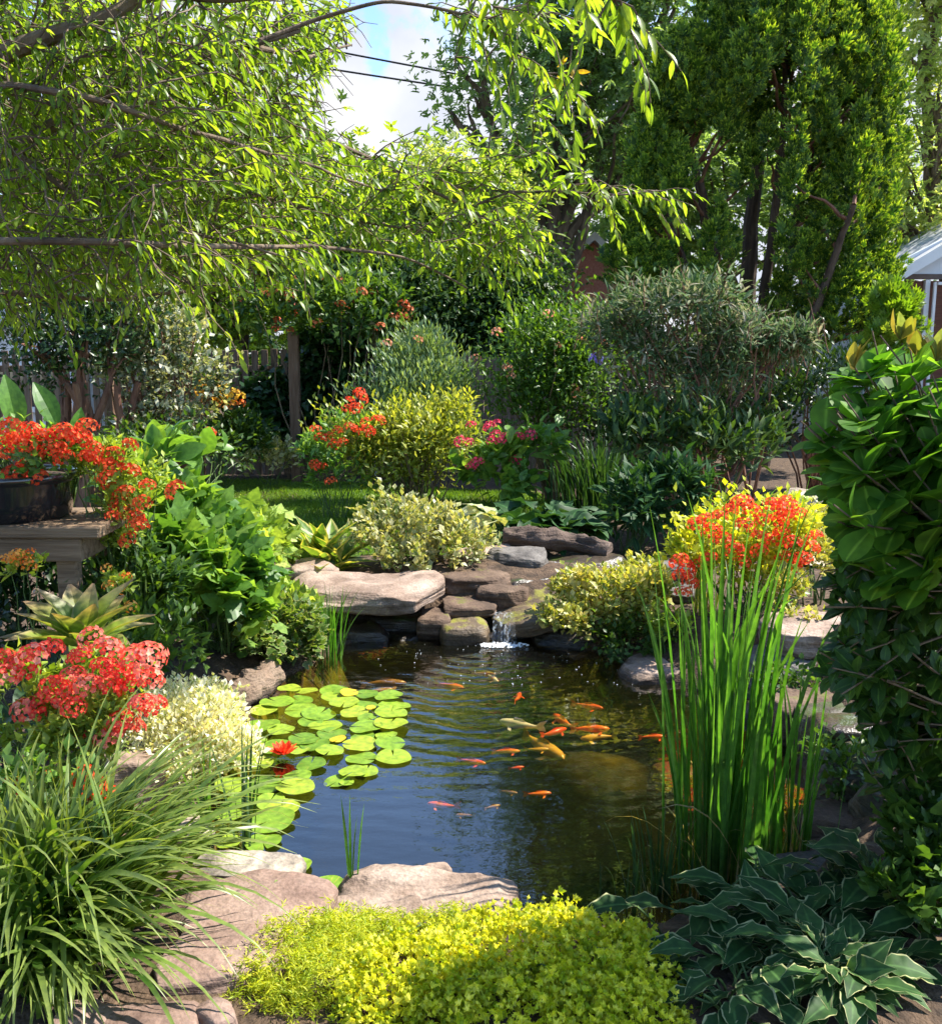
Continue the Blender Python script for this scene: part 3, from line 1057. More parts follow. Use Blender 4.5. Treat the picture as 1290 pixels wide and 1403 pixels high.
# ------------------------------------------------------------------ the waterfall
m, t, nn, ln = mat_new("falling_water")
tr = nn("ShaderNodeBsdfTransparent")
gl = nn("ShaderNodeBsdfPrincipled")
gl.inputs['Base Color'].default_value = (.75, .8, .85, 1)
gl.inputs['Roughness'].default_value = .08
tcn = nn("ShaderNodeTexCoord")
mp = nn("ShaderNodeMapping")
mp.inputs['Scale'].default_value = (60, 60, 4)
ln(tcn.outputs['Object'], mp.inputs['Vector'])
nz = nn("ShaderNodeTexNoise")
nz.inputs['Scale'].default_value = 1
ln(mp.outputs[0], nz.inputs['Vector'])
mrn = nn("ShaderNodeMapRange")
mrn.inputs['From Min'].default_value = .52
mrn.inputs['From Max'].default_value = .75
mrn.inputs['To Min'].default_value = .03
mrn.inputs['To Max'].default_value = .5
ln(nz.outputs['Fac'], mrn.inputs['Value'])
ms = nn("ShaderNodeMixShader")
ln(mrn.outputs['Result'], ms.inputs[0])
ln(tr.outputs[0], ms.inputs[1])
ln(gl.outputs[0], ms.inputs[2])
o = nn("ShaderNodeOutputMaterial")
ln(ms.outputs[0], o.inputs['Surface'])
FALLM = m
lip = W(686, 848, 5.68)
foot = G(690, 884, WATER)
g = Geo()
rows, cols = 14, 12
V = []
for i in range(rows):
    s = i / (rows - 1)
    for c in range(cols):
        u = c / (cols - 1) - .5
        z = lip[2] + .012 - (lip[2] - WATER) * max(0, (s - .3) / .7) ** 1.5
        y = lip[1] + .12 - .17 * s + .006 * math.sin(c * 1.9)
        V.append((lip[0] + .02 + u * (.12 + .03 * s), y, z + .004 * math.sin(c * 2.3)))
ids = np.arange(rows * cols).reshape(rows, cols)
g.add(V, np.stack([ids[:-1, :-1], ids[:-1, 1:], ids[1:, 1:], ids[1:, :-1]], -1).reshape(-1, 4))
tag(g.build("waterfall", FALLM, smooth=True, origin=(lip[0], lip[1], WATER)), "thin sheet of falling water off the mossy slab", "waterfall", kind="thing")
g = Geo()                                                     # the stream running down over the upper stones
pa = [W(752, 772, 6.75), W(742, 784, 6.6), W(735, 800, 6.4), W(720, 812, 6.2)]
P = np.array(pa)
V = []
for i, q in enumerate(P):
    for u in (-1, -.3, .3, 1):
        V.append((q[0] + u * .09, q[1], q[2] + .02 - .012 * abs(u)))
ids = np.arange(len(V)).reshape(len(P), 4)
g.add(V, np.stack([ids[:-1, :-1], ids[:-1, 1:], ids[1:, 1:], ids[1:, :-1]], -1).reshape(-1, 4))
tag(g.build("stream", FALLM, smooth=True), "glinting trickle of water running between the upper stones", "stream", kind="stuff")
FOAM = surf_mat("foam", [(.6, .62, .62), (.85, .86, .86)], 30, .3, .5)
g = Geo()
BUB = t_simple(1, .3, 0, .5)
n = 200
a = rng.random(n) * 6.28
rr = rng.random(n) ** .8
pp = foot + np.stack([np.cos(a) * rr * .16, np.sin(a) * rr * .06 - .02, np.full(n, .006)], 1)
sz = rng.uniform(.003, .011, n)
OCT = (np.array([[1, 0, 0], [0, 1, 0], [-1, 0, 0], [0, -1, 0], [0, 0, .8], [.7, .7, .4], [-.7, .7, .4], [-.7, -.7, .4], [.7, -.7, .4]], float),
       [np.array([[0, 5, 4], [5, 1, 4], [1, 6, 4], [6, 2, 4], [2, 7, 4], [7, 3, 4], [3, 8, 4], [8, 0, 4]])], np.zeros((9, 2)))
inst(g, OCT, pp, (0, 1, 0), (0, 0, 1), sz)
n = 110
q = np.stack([rng.uniform(-.75, .95, n), rng.uniform(-.75, .05, n), np.full(n, .003)], 1) * (1, 1, 1)
q = foot + q * np.array([1, 1, 1])
q = q[poly_sd(q[:, 0], q[:, 1], POND) < -.05]
inst(g, OCT, q, (0, 1, 0), (0, 0, 1), rng.uniform(.0015, .004, len(q)))
tag(g.build("foam", FOAM), "white foam and bubbles at the foot of the waterfall", "foam", kind="stuff")

# ------------------------------------------------------------------ koi and goldfish
def fish_mat(name, c1, c2, thr):
    m, t, nn, ln = mat_new(name)
    tcn = nn("ShaderNodeTexCoord")
    oi = nn("ShaderNodeObjectInfo")
    ad = nn("ShaderNodeVectorMath")
    ad.operation = 'ADD'
    ln(tcn.outputs['Object'], ad.inputs[0])
    ln(oi.outputs['Random'], ad.inputs[1])
    nz = nn("ShaderNodeTexNoise")
    nz.inputs['Scale'].default_value = 14
    nz.inputs['Detail'].default_value = 2
    ln(ad.outputs[0], nz.inputs['Vector'])
    rp = ramp(nn, [c1, c2], [thr - .04, thr + .04])
    ln(nz.outputs['Fac'], rp.inputs[0])
    p = nn("ShaderNodeBsdfPrincipled")
    ln(rp.outputs[0], p.inputs['Base Color'])
    p.inputs['Roughness'].default_value = .3
    o = nn("ShaderNodeOutputMaterial")
    ln(p.outputs[0], o.inputs['Surface'])
    return m


FISH = {
    'red': fish_mat("red_scales", (.85, .07, .02), (.8, .13, .03), .5),
    'orange': fish_mat("orange_scales", (.9, .22, .03), (.85, .13, .02), .5),
    'redwhite': fish_mat("red_and_white_scales", (.85, .1, .03), (.85, .8, .75), .5),
    'white': fish_mat("white_scales", (.8, .15, .05), (.85, .8, .74), .36),
    'gold': fish_mat("gold_scales", (.75, .42, .06), (.6, .33, .05), .5),
    'brown': fish_mat("bronze_scales", (.35, .18, .04), (.26, .13, .03), .5),
}


def fish_geo(Lm, bend):
    g = Geo()
    st = [(0, .012, .012), (.05, .05, .05), (.14, .078, .07), (.28, .1, .09), (.42, .096, .088), (.56, .072, .07), (.68, .045, .048), (.76, .028, .035), (.8, .02, .035)]
    k = 12
    V = []
    off = lambda y: bend * math.sin((y - .15) * 3.0) * .5 if y > .15 else 0
    for y, w, h in st:
        for j in range(k):
            a = 2 * math.pi * j / k
            V.append((math.cos(a) * w + off(y), -y, math.sin(a) * h))
    F = [[i * k + j, i * k + (j + 1) % k, (i + 1) * k + (j + 1) % k, (i + 1) * k + j] for i in range(len(st) - 1) for j in range(k)]
    V = np.array(V)
    V = np.concatenate([V, [(0, .008, 0)]])
    g.add(V * Lm, [np.array(F), np.array([[len(V) - 1, (j + 1) % k, j] for j in range(k)])])

    def fin(pts):
        P = np.array(pts)
        P[:, 0] += [off(-y) if -y > .15 else 0 for y in P[:, 1]]
        n2 = len(P)
        c = P.mean(0)
        e = np.array([.004, 0, .004])
        V2 = np.concatenate([P + e, P - e])
        tf = [[0, i, i + 1] for i in range(1, n2 - 1)]
        g.add(V2 * Lm, [np.array(tf), np.array([[n2 + x for x in f[::-1]] for f in tf])])
    fin([(0, -.78, .02), (.02, -.86, .09), (.05, -1.0, .13), (.03, -.93, .03), (.04, -.98, -.09), (.02, -.86, -.08), (0, -.78, -.02)])
    fin([(0, -.3, .085), (0, -.34, .13), (0, -.5, .12), (0, -.58, .065)])
    for s in (-1, 1):
        fin([(s * .08, -.2, -.04), (s * .19, -.24, -.07), (s * .21, -.32, -.08), (s * .1, -.28, -.05)])
    return g


FISHES = [
    (635, 936, 38, 'red', 120, 'red', "bright red koi in the middle of the back of the pond"),
    (682, 928, 26, 'redwhite', 150, 'koi', "small orange and white koi near the waterfall"),
    (713, 943, 27, 'red', 20, 'koi', "red spotted koi swimming away beside the orange and white one"),
    (680, 909, 30, 'brown', 95, 'koi', "dull orange koi just under the waterfall foam"),
    (826, 964, 40, 'red', 120, 'koi', "slim red koi nearest the right back shore"),
    (758, 972, 40, 'orange', 330, 'koi', "bright orange koi at the surface in the crowded group"),
    (776, 991, 40, 'red', 60, 'koi', "red orange koi crossing below the bright orange one"),
    (835, 991, 48, 'orange', 85, 'koi', "long thin orange koi swimming to the right"),
    (795, 996, 46, 'gold', 265, 'koi', "long gold koi touching tails with the thin orange one"),
    (684, 980, 56, 'white', 290, 'koi', "white koi with a red head facing left"),
    (665, 1039, 38, 'red', 115, 'koi', "red koi over the reflected sky"),
    (712, 1022, 34, 'orange', 85, 'koi', "faint orange koi right of the reflected cloud"),
    (718, 1044, 20, 'red', 80, 'koi', "tiny red koi below the faint orange one"),
    (709, 1068, 24, 'brown', 100, 'koi', "dim rusty koi at the edge of the dark tree reflection"),
    (755, 1079, 34, 'orange', 88, 'koi', "orange koi over the dark tree reflection"),
    (585, 1093, 40, 'orange', 278, 'koi', "lone orange koi nearest the front boulder"),
    (624, 1097, 24, 'brown', 280, 'koi', "small dim koi following the lone orange one"),
    (685, 1084, 22, 'brown', 60, 'koi', "deep lying dim koi between the two reflections"),
    (772, 1020, 76, 'gold', 155, 'koi', "largest yellow koi ghostly under the surface"),
    (556, 918, 54, 'brown', 80, 'koi', "bronze koi near the dark slabs at the back left"),
    (540, 928, 40, 'brown', 75, 'koi', "second bronze koi below the first at the back left"),
    (912, 1002, 34, 'red', 80, 'koi', "dim red koi close to the right shore"),
    (752, 1012, 30, 'gold', 95, 'koi', "thin gold koi over the back of the largest yellow one"),
]
for i, (px, py, lp, mt, ang, _, lab) in enumerate(FISHES):
    deep = {'brown': .055, 'gold': .045}.get(mt, .02)
    q = G(px, py, WATER)
    Lm = 1.2 * lp * q[1] / FPX * (1.25 if ang % 180 < 40 or ang % 180 > 140 else 1.05)
    g = fish_geo(Lm, .12 * (-1) ** i)
    o = g.build("koi", FISH[mt], smooth=True)
    o.location = (q[0], q[1], WATER - deep - (.075 * Lm if deep > .02 else .04 * Lm))
    o.rotation_euler = (0, 0, -R(ang))
    tag(o, lab, "koi", "koi swimming in the pond")

# ------------------------------------------------------------------ water lily pads
PAD = leaf_mat("lily_pad", [(.1, .2, .02), (.19, .32, .03), (.3, .38, .035)], trans=.15, rough=.36, spec=.35, vein=.45, margin=(.3, .3, .05), mstart=1.0)
PAD_Y = leaf_mat("yellow_lily_pad", [(.55, .42, .03), (.6, .45, .03)], trans=.15, rough=.4)


def pad_mesh(seed, mat):
    rs = np.random.default_rng(seed)
    k, rings = 44, 6
    notch = .2
    V, A = [(0, 0, 0)], [(seed * .37 % 1, 0, 0)]
    wv = rs.random(3) * 6.3
    for i in range(1, rings + 1):
        r = i / rings
        for j in range(k):
            a = notch * (.4 + .6 * r) * .5 + (2 * math.pi - notch * (.4 + .6 * r)) * j / (k - 1)
            rad = r * (1 + .03 * math.sin(3 * a + wv[0]) * r)
            z = .03 * r ** 2 * math.sin(2 * a + wv[1]) + .03 * r ** 5 * math.sin(4 * a + wv[2]) + .03 * r ** 5 + .012 * abs(math.sin(9 * a)) * r * (1 - r)
            V.append((math.cos(a) * rad, math.sin(a) * rad, z))
            A.append((seed * .37 % 1, r, abs(math.sin(a * 9)) ** .5 if r > .1 else 0))
    F4 = [[1 + (i - 1) * k + j, 1 + i * k + j, 1 + i * k + j + 1, 1 + (i - 1) * k + j + 1] for i in range(1, rings) for j in range(k - 1)]
    F3 = [[0, 1 + j, 2 + j] for j in range(k - 1)]
    g = Geo()
    g.add(V, [np.array(F4), np.array(F3)], np.array(A))
    return g


PADS = [(457, 947, 38), (461, 957, 42), (502, 954, 32), (532, 957, 38), (472, 967, 40), (498, 969, 38), (540, 969, 44), (485, 979, 38), (503, 987, 26), (535, 981, 44),
        (437, 980, 46), (446, 997, 46), (455, 1009, 40), (502, 1000, 44), (535, 996, 46), (497, 1012, 32), (529, 1010, 30), (493, 1023, 46), (535, 1023, 40), (452, 1034, 38),
        (495, 1041, 42), (539, 1040, 48), (417, 1016, 42), (380, 966, 46), (397, 948, 32), (410, 962, 36), (412, 976, 44), (362, 976, 36), (360, 998, 46), (385, 1005, 36),
        (377, 1025, 44), (408, 1028, 36), (426, 1051, 40), (408, 1068, 38), (405, 1084, 52), (360, 1078, 52), (370, 1101, 40), (387, 1111, 48), (371, 1129, 64), (313, 1160, 36),
        (360, 1156, 50), (318, 1078, 50), (330, 1102, 46), (314, 1122, 40), (352, 1052, 44), (352, 1200, 36), (404, 1190, 46), (394, 1206, 36), (447, 1226, 62), (484, 1063, 40),
        (462, 1072, 36), (502, 1060, 32), (432, 1024, 40), (345, 1020, 40), (330, 1044, 40), (425, 990, 34), (475, 1075, 20), (420, 950, 30)]
meshes = []
for i in range(10):
    meshes.append(pad_mesh(i + 1, PAD).build("lily_pad", PAD))
ORD = ["first", "second", "third", "fourth", "fifth", "sixth", "seventh", "eighth", "ninth", "tenth", "eleventh", "twelfth"]
special = {(447, 1226): "largest lily pad floating alone beside the front boulder", (404, 1190): "lily pad off the tip of the thin tan corner stone",
           (394, 1206): "lily pad half tucked under the one off the corner stone", (352, 1200): "small lily pad nearest the arching foreground grass",
           (371, 1129): "broad lily pad above the lowest two of the left shore", (484, 1063): "biggest lily pad of the little cluster set apart nearest open water",
           (462, 1072): "left lily pad of the little cluster set apart nearest open water", (502, 1060): "right lily pad of the little cluster set apart nearest open water",
           (475, 1075): "tiny lily pad of the little cluster set apart nearest open water"}
order = sorted([p for p in PADS if p[:2] not in special], key=lambda p: p[1])
rows_, cur = [], []
for q in order:
    if cur and q[1] - cur[0][1] > 14:
        rows_.append(cur)
        cur = []
    cur.append(q)
rows_.append(cur)
plab = dict(special)
for ri, row in enumerate(rows_):
    row.sort(key=lambda p: p[0])
    for ci, q in enumerate(row):
        plab[q[:2]] = "%s lily pad from the left in the %s row of the raft from the back" % (ORD[ci], ORD[ri]) if len(row) > 1 else "only lily pad in the %s row of the raft from the back" % ORD[ri]
for i, (px, py, wp) in enumerate(PADS):
    src = meshes[i % 10]
    o = src if i < 10 else src.copy()
    if i >= 10:
        COL.objects.link(o)
    q = G(px, py, WATER)
    r = wp / 2 * q[1] / FPX * 1.08
    o.location = (q[0], q[1], WATER + .006 + .0035 * (i % 5))
    o.scale = (r, r, r)
    o.rotation_euler = (rng.normal(0, .045), rng.normal(0, .045), rng.random() * 6.28)
    tag(o, plab[(px, py)], "lily pad", "lily pads floating on the pond")
for px, py, w, lab in ((463, 1020, 24, "yellowed dying lily pad in the middle of the raft"), (508, 976, 14, "small orange yellow lily leaf among the green pads"), (478, 955, 26, "pale yellow lily pad partly under the back row of the raft")):
    o = pad_mesh(px, PAD_Y).build("lily_pad", PAD_Y)
    q = G(px, py, WATER)
    r = w / 2 * q[1] / FPX
    o.location = (q[0], q[1], WATER + .026)
    o.scale = (r, r, r)
    o.rotation_euler = (.1, .05, px)
    tag(o, lab, "lily pad", "lily pads floating on the pond")
# the red water lily bloom
q = G(388, 1040, WATER)
t_ = thing("water_lily_bloom", (q[0], q[1], WATER + .02), "red orange water lily bloom open among the pads", "flower")
g = Geo()
PT = t_strip([.05, .16, .2, .15, .02], .5, -.25, 1)
for k, (nn_, tilt, s) in enumerate(((10, .25, .075), (9, .6, .065), (7, .95, .05))):
    a = np.arange(nn_) * 2 * math.pi / nn_ + k * .4
    D = np.stack([np.cos(a) * math.cos(tilt), np.sin(a) * math.cos(tilt), np.full(nn_, math.sin(tilt))], 1)
    inst(g, PT, np.zeros((nn_, 3)), D, (0, 0, 1), s)
g.build("petals", petal_mat("lily_petal", [(.8, .06, .03), (.85, .16, .04)]), t_)
g = Geo()
inst(g, t_quad(.2), np.zeros((30, 3)), nrm(rng.normal(0, .35, (30, 3)) + (0, 0, 1)), rnd_dir(30), .03)
g.build("stamens", petal_mat("lily_stamen", [(.8, .5, .05), (.85, .6, .1)]), t_)

# ------------------------------------------------------------------ plants: shared builders
def foliage(g, c, rad, n, T, size, ncl=None, clr=.22, up=.45, out=.6, rnd=.7, shell=.55, zmin=None, jit=.3, sw=None, axis=None, lump=.25, utop=.8):
    c, rad = np.asarray(c, float), np.asarray(rad, float)
    ncl = ncl or max(6, n // 60)
    d = rnd_dir(ncl)
    if utop:
        d[:, 2] = np.where(d[:, 2] < -.35, -d[:, 2] * utop, d[:, 2])
    fr = rng.uniform(shell, 1, ncl) * (1 + lump * vnoise(d * 2.3 + c, 3))
    cc = c + d * fr[:, None] * rad
    i = rng.integers(0, ncl, n)
    p = cc[i] + rng.normal(size=(n, 3)) * clr * rad.mean()
    rel = nrm((p - c) / rad)
    D = nrm(rel * out + np.array([0, 0, up]) + rnd_dir(n) * rnd)
    if axis is not None:
        D = nrm(D + np.asarray(axis))
    U = nrm(rel * .6 + np.array([0, 0, .9]) + rnd_dir(n) * .5)
    r = np.clip(.5 + .35 * rng.normal(size=ncl)[i] * .6 + .28 * rng.normal(size=n), 0, 1)
    if zmin is not None:
        k = p[:, 2] > zmin
        p, D, U, r = p[k], D[k], U[k], r[k]
    inst(g, T, p, D, U, size * rng.uniform(1 - jit, 1 + jit, len(p)), sw, r)
    return cc


def base_at(px, d, z=None):
    q = W(px, 700, d)
    return np.array([q[0], d, gz(q[0], d) if z is None and d < 8.5 else (z or 0.0)])


def bl(b, px, py, d, wpx, hpx, ry):
    q = W(px, py, d) - b
    return (q[0], q[1], q[2], wpx / 2 * d / FPX, ry, hpx / 2 * d / FPX)


def shrub(name, label, cat, b, blobs, T, size, mat, n, stems=14, smat=None, srad=.006, group=None, fol="foliage", **kw):
    t = thing(name, b, label, cat, group)
    vol = [x[3] * x[4] + x[4] * x[5] + x[3] * x[5] for x in blobs]
    g = Geo()
    gs = Geo()
    for x, v in zip(blobs, vol):
        cc = foliage(g, x[:3], x[3:6], int(n * v / sum(vol)), T, size, **({'zmin': .0} | kw))
        k = max(1, int(round(stems * v / sum(vol))))
        for q in cc[rng.integers(0, len(cc), k)] if stems else []:
            s0 = np.array([rng.normal(0, .12) * x[3] + x[0] * .3, rng.normal(0, .12) * x[4] + x[1] * .3, -.02])
            tube(gs, curve(s0, q, .02, .08, 7), np.linspace(srad, srad * .35, 7), 5)
    g.build(fol, mat, t, smooth=True)
    if stems:
        gs.build("stems", smat or STEM, t)
    return t


HEADC = {}


def head_mesh(key, mats, nfl, flat, fl, seed):
    k = (key, seed)
    if k not in HEADC:
        rs = np.random.default_rng(seed)
        g = Geo()
        n = nfl
        z = 1 - (np.arange(n) + .5) / n * flat
        a = np.arange(n) * 2.39996 + seed
        d = np.stack([np.sqrt(1 - z * z) * np.cos(a), np.sqrt(1 - z * z) * np.sin(a), z], 1)
        p = d * (1 + rs.normal(0, .05, (n, 1))) * np.array([1, 1, .75])
        T = np.cross(d, rs.normal(size=(n, 3)))
        inst(g, PETAL5, p, T, nrm(d + rs.normal(0, .22, (n, 3))), 1.15 * fl * rs.uniform(.8, 1.15, n), None, np.clip(rs.uniform(.1, .9) + rs.normal(0, .22, n), 0, 1))
        o = g.build("flower_head", mats)
        HEADC[k] = [o, False]
    return HEADC[k]


def heads(t, key, mat, pos, R, nfl=26, flat=1.2, fl=.62, name="flower_head"):
    """flower heads, each a part of plant t; copies share a few meshes"""
    for i, p in enumerate(pos):
        h = head_mesh(key, mat, nfl, flat, fl, i % 4)
        if h[1]:
            o = h[0].copy()
            COL.objects.link(o)
        else:
            o = h[0]
            h[1] = True
        o.name = name
        o.parent = t
        o.location = p
        s = (R[i] if hasattr(R, '__len__') else R) * rng.uniform(.85, 1.2)
        o.scale = (s, s, s * rng.uniform(.85, 1.1))
        o.rotation_euler = (rng.normal(.15, .3), rng.normal(0, .3), rng.random() * 6.28)


def surf_pts(blobs, n, lo=-.1, push=1.02, front=.0):
    P = []
    w = np.array([x[3] * x[5] for x in blobs])
    w = w / w.sum()
    while len(P) < n:
        x = blobs[rng.choice(len(blobs), p=w)]
        d = rnd_dir(1)[0]
        if d[2] < lo or d[1] > .6 - front:
            continue
        p = np.array(x[:3]) + d * np.array(x[3:6]) * push
        P.append(p)
    return np.array(P)


# ---- leaf colours
GOLD = leaf_mat("golden_leaf", [(.32, .42, .025), (.56, .6, .04), (.74, .74, .12)], trans=.42, rough=.45)
CHART = leaf_mat("chartreuse_leaf", [(.22, .32, .02), (.42, .48, .03), (.56, .58, .06)], trans=.4, rough=.5)
MID = leaf_mat("mid_green_leaf", [(.035, .085, .014), (.06, .13, .02), (.1, .18, .03)])
FRESH = leaf_mat("fresh_green_leaf", [(.07, .17, .03), (.12, .25, .05), (.2, .33, .07)], trans=.45)
LIME = leaf_mat("lime_leaf", [(.16, .26, .03), (.26, .36, .05), (.36, .44, .08)], trans=.4)
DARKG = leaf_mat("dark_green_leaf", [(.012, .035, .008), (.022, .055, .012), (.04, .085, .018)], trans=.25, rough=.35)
GLOSS = leaf_mat("glossy_green_leaf", [(.05, .15, .016), (.08, .21, .024), (.14, .28, .04)], trans=.55, rough=.55, spec=.22, mottle=22, vein=.5)
LAUREL = leaf_mat("dark_laurel_leaf", [(.02, .06, .01), (.035, .09, .015), (.06, .13, .022)], trans=.45, rough=.4, spec=.35, vein=.4)
VARI = leaf_mat("cream_variegated_leaf", [(.16, .22, .05), (.34, .36, .14), (.55, .52, .3)], trans=.3, margin=(.6, .56, .36), mstart=.72)
VARIY = leaf_mat("gold_variegated_leaf", [(.13, .2, .03), (.33, .36, .06), (.52, .47, .16)], trans=.33, margin=(.55, .5, .22), mstart=.75)
CREAM = leaf_mat("white_variegated_leaf", [(.3, .38, .1), (.64, .63, .42), (.8, .78, .64)], trans=.3, margin=(.82, .8, .68), mstart=.6)
HOSTAM = leaf_mat("cream_edged_hosta_leaf", [(.02, .058, .015), (.034, .085, .023), (.055, .12, .034)], margin=(.4, .41, .2), mstart=.9, trans=.25, rough=.55, spec=.15, vein=.4)
HOSTAD = leaf_mat("dark_hosta_leaf", [(.014, .05, .014), (.024, .075, .022), (.04, .1, .03)], trans=.25, rough=.55, spec=.2, margin=(.06, .13, .05), mstart=.9, vein=.5)
HOSTAP = leaf_mat("pale_hosta_leaf", [(.4, .42, .22), (.5, .5, .3)], trans=.25, rough=.4, margin=(.16, .26, .1), mstart=.86)
YSTRAP = leaf_mat("yellow_edged_strap_leaf", [(.1, .19, .03), (.18, .28, .05)], margin=(.5, .47, .14), mstart=.7, trans=.35)
BLADE = leaf_mat("arching_blade", [(.03, .085, .012), (.07, .15, .022), (.16, .25, .05)], trans=.4, rough=.35, spec=.45, tip=(.24, .3, .08))
REED = leaf_mat("reed_blade", [(.04, .12, .016), (.07, .18, .025), (.12, .25, .04)], trans=.48, rough=.4, spec=.35, tip=(.11, .21, .035), base=(.06, .11, .03), tcol=(1.5, 1.75, .55))
REEDDRY = leaf_mat("straw_blade", [(.35, .3, .1), (.5, .4, .2), (.3, .22, .12)], trans=.3)
DAY = leaf_mat("blue_green_strap_leaf", [(.02, .06, .02), (.035, .09, .03), (.06, .13, .04)], trans=.3, rough=.4)
SAGE = leaf_mat("grey_green_leaf", [(.08, .15, .06), (.14, .22, .1), (.24, .33, .17)], trans=.35)
PINKLEAF = leaf_mat("pink_cream_leaf", [(.05, .11, .04), (.085, .16, .06), (.16, .23, .11), (.36, .34, .25)], trans=.4, rough=.6, spec=.12, tcol=(1.15, 1.1, .8))
REDF = petal_mat("red_petals", [(.8, .04, .02), (.88, .08, .03), (.88, .16, .06)], center=(.85, .3, .06), trans=.42)
CRIM = petal_mat("coral_petals", [(.85, .04, .035), (.88, .1, .07), (.9, .38, .3)], center=(.88, .4, .15), trans=.42)
ORANGE = petal_mat("orange_petals", [(.85, .12, .02), (.88, .3, .04), (.9, .42, .1)], center=(.9, .5, .05))
YELLOW = petal_mat("yellow_petals", [(.85, .55, .03), (.88, .42, .03), (.88, .62, .06)], center=(.5, .25, .03))
PEACH = petal_mat("peach_petals", [(.85, .45, .3), (.85, .3, .16)])
WHITEF = petal_mat("white_petals", [(.8, .78, .66), (.84, .82, .76)])
MAGENTA = petal_mat("crimson_petals", [(.7, .03, .1), (.8, .08, .14)])

# ------------------------------------------------------------------ foreground
SPRIG = t_multi(t_simple(.5, .1, .1, .5), [(0, 0, .0, k * 2.4, .55 + .08 * (k % 3), .75 + .1 * (k % 2)) for k in range(5)] + [(0, 0, .12, k * 2.4 + 1, .42, 1.05) for k in range(3)])
b = base_at(690, 2.3, 0)
BL = [bl(b, 735, 1362, 2.3, 420, 235, .26), bl(b, 565, 1380, 2.18, 230, 200, .22), bl(b, 875, 1372, 2.3, 170, 200, .22), bl(b, 700, 1410, 2.08, 420, 170, .2), bl(b, 850, 1410, 2.1, 220, 160, .18)]
shrub("golden_shrub", "dense golden yellow dwarf shrub in front of the front boulder", "shrub", b, BL, SPRIG, .024, GOLD, 12500, 12, jit=.5, shell=.8, clr=.07, up=1.3, out=.7, rnd=.45, zmin=-.05, lump=.12, ncl=900)
b = base_at(430, 2.36, 0)
BL = [bl(b, 430, 1355, 2.3, 230, 170, .24), bl(b, 500, 1310, 2.5, 160, 110, .14), bl(b, 370, 1385, 2.25, 130, 120, .16), bl(b, 600, 1290, 2.55, 160, 80, .1)]
NEEDLE = t_multi(t_quad(.22, .02, .05), [(0, 0, k * .12, k * 2.4, .5, 1.0) for k in range(7)])
shrub("groundcover_sedum", "feathery chartreuse groundcover left of the golden shrub", "plant", b, BL, NEEDLE, .034, CHART, 7000, 8, shell=.75, clr=.1, up=1.2, out=.6, rnd=.6, zmin=-.05, ncl=500)
b = base_at(372, 2.62)
shrub("small_shoots", "few round pale leaves sprouting through the paving stones", "plant", b, [(0, 0, .05, .07, .05, .05)], BROAD, .055, LIME, 16, 6, zmin=.01, ncl=10)

# arching daylily clump at the left
b = base_at(20, 2.36, -.02)
t_ = thing("arching_grass", b, "big clump of arching strap leaved grass filling the lower left corner", "plant")
g = Geo()
n = 420
ang = rng.normal(R(98), R(55), n)
bp_ = np.stack([rng.normal(0, .085, n), rng.normal(0, .075, n), np.zeros(n)], 1)
blades(g, bp_, ang, rng.uniform(.42, .84, n), rng.uniform(.012, .024, n), np.abs(rng.normal(.42, .22, n)), rng.uniform(.9, 2.0, n), 10, 1.5, twist=.35)
n = 170
bp_ = np.stack([rng.normal(-.06, .12, n), rng.normal(.02, .1, n), np.zeros(n)], 1)
blades(g, bp_, rng.uniform(0, 6.28, n), rng.uniform(.38, .6, n), rng.uniform(.011, .02, n), np.abs(rng.normal(.05, .12, n)), rng.uniform(.1, .8, n), 8, 1.6, twist=.4)
n = 60
bp_ = np.stack([rng.normal(.08, .05, n), rng.normal(-.14, .04, n), np.zeros(n)], 1)
blades(g, bp_, rng.normal(R(140), R(28), n), rng.uniform(.35, .55, n), rng.uniform(.012, .02, n), rng.uniform(.25, .6, n), rng.uniform(1.4, 2.2, n), 10, 1.3, twist=.3)
g.build("foliage", BLADE, t_, smooth=True)

# striped hosta, lower right
def hosta(name, label, b, n, lmin, lmax, T, mat, tilt=(.2, 1.25), az=(0, 6.283), wide=1.0, cat="hosta", spread=.03):
    t = thing(name, b, label, cat)
    g, gs = Geo(), Geo()
    k = np.arange(n)
    a = az[0] + (az[1] - az[0]) * ((k * .618034) % 1)
    el = tilt[0] + (tilt[1] - tilt[0]) * np.sqrt((k + .5) / n)[::-1]
    ln = rng.uniform(lmin, lmax, n)
    pl = ln * rng.uniform(.5, 1.15, n) * (.55 + .6 * np.cos(el))
    Dp = np.stack([np.sin(a) * np.cos(el), np.cos(a) * np.cos(el), np.sin(el)], 1)
    p0 = np.stack([rng.normal(0, spread, n), rng.normal(0, spread, n), np.zeros(n)], 1)
    p1 = p0 + Dp * pl[:, None] * 1.0
    el2 = el * .6 - .12
    D = nrm(np.stack([np.sin(a) * np.cos(el2), np.cos(a) * np.cos(el2), np.sin(el2)], 1) + rng.normal(0, .18, (n, 3)))
    inst(g, T, p1, D, nrm(np.array([0, 0, 1.]) + rng.normal(0, .22, (n, 3))), ln, wide)
    for i in range(n):
        tube(gs, curve(p0[i], p1[i], .01, .03, 5), .0035, 4)
    g.build("foliage", mat, t, smooth=True)
    gs.build("stems", STEM, t)
    return t


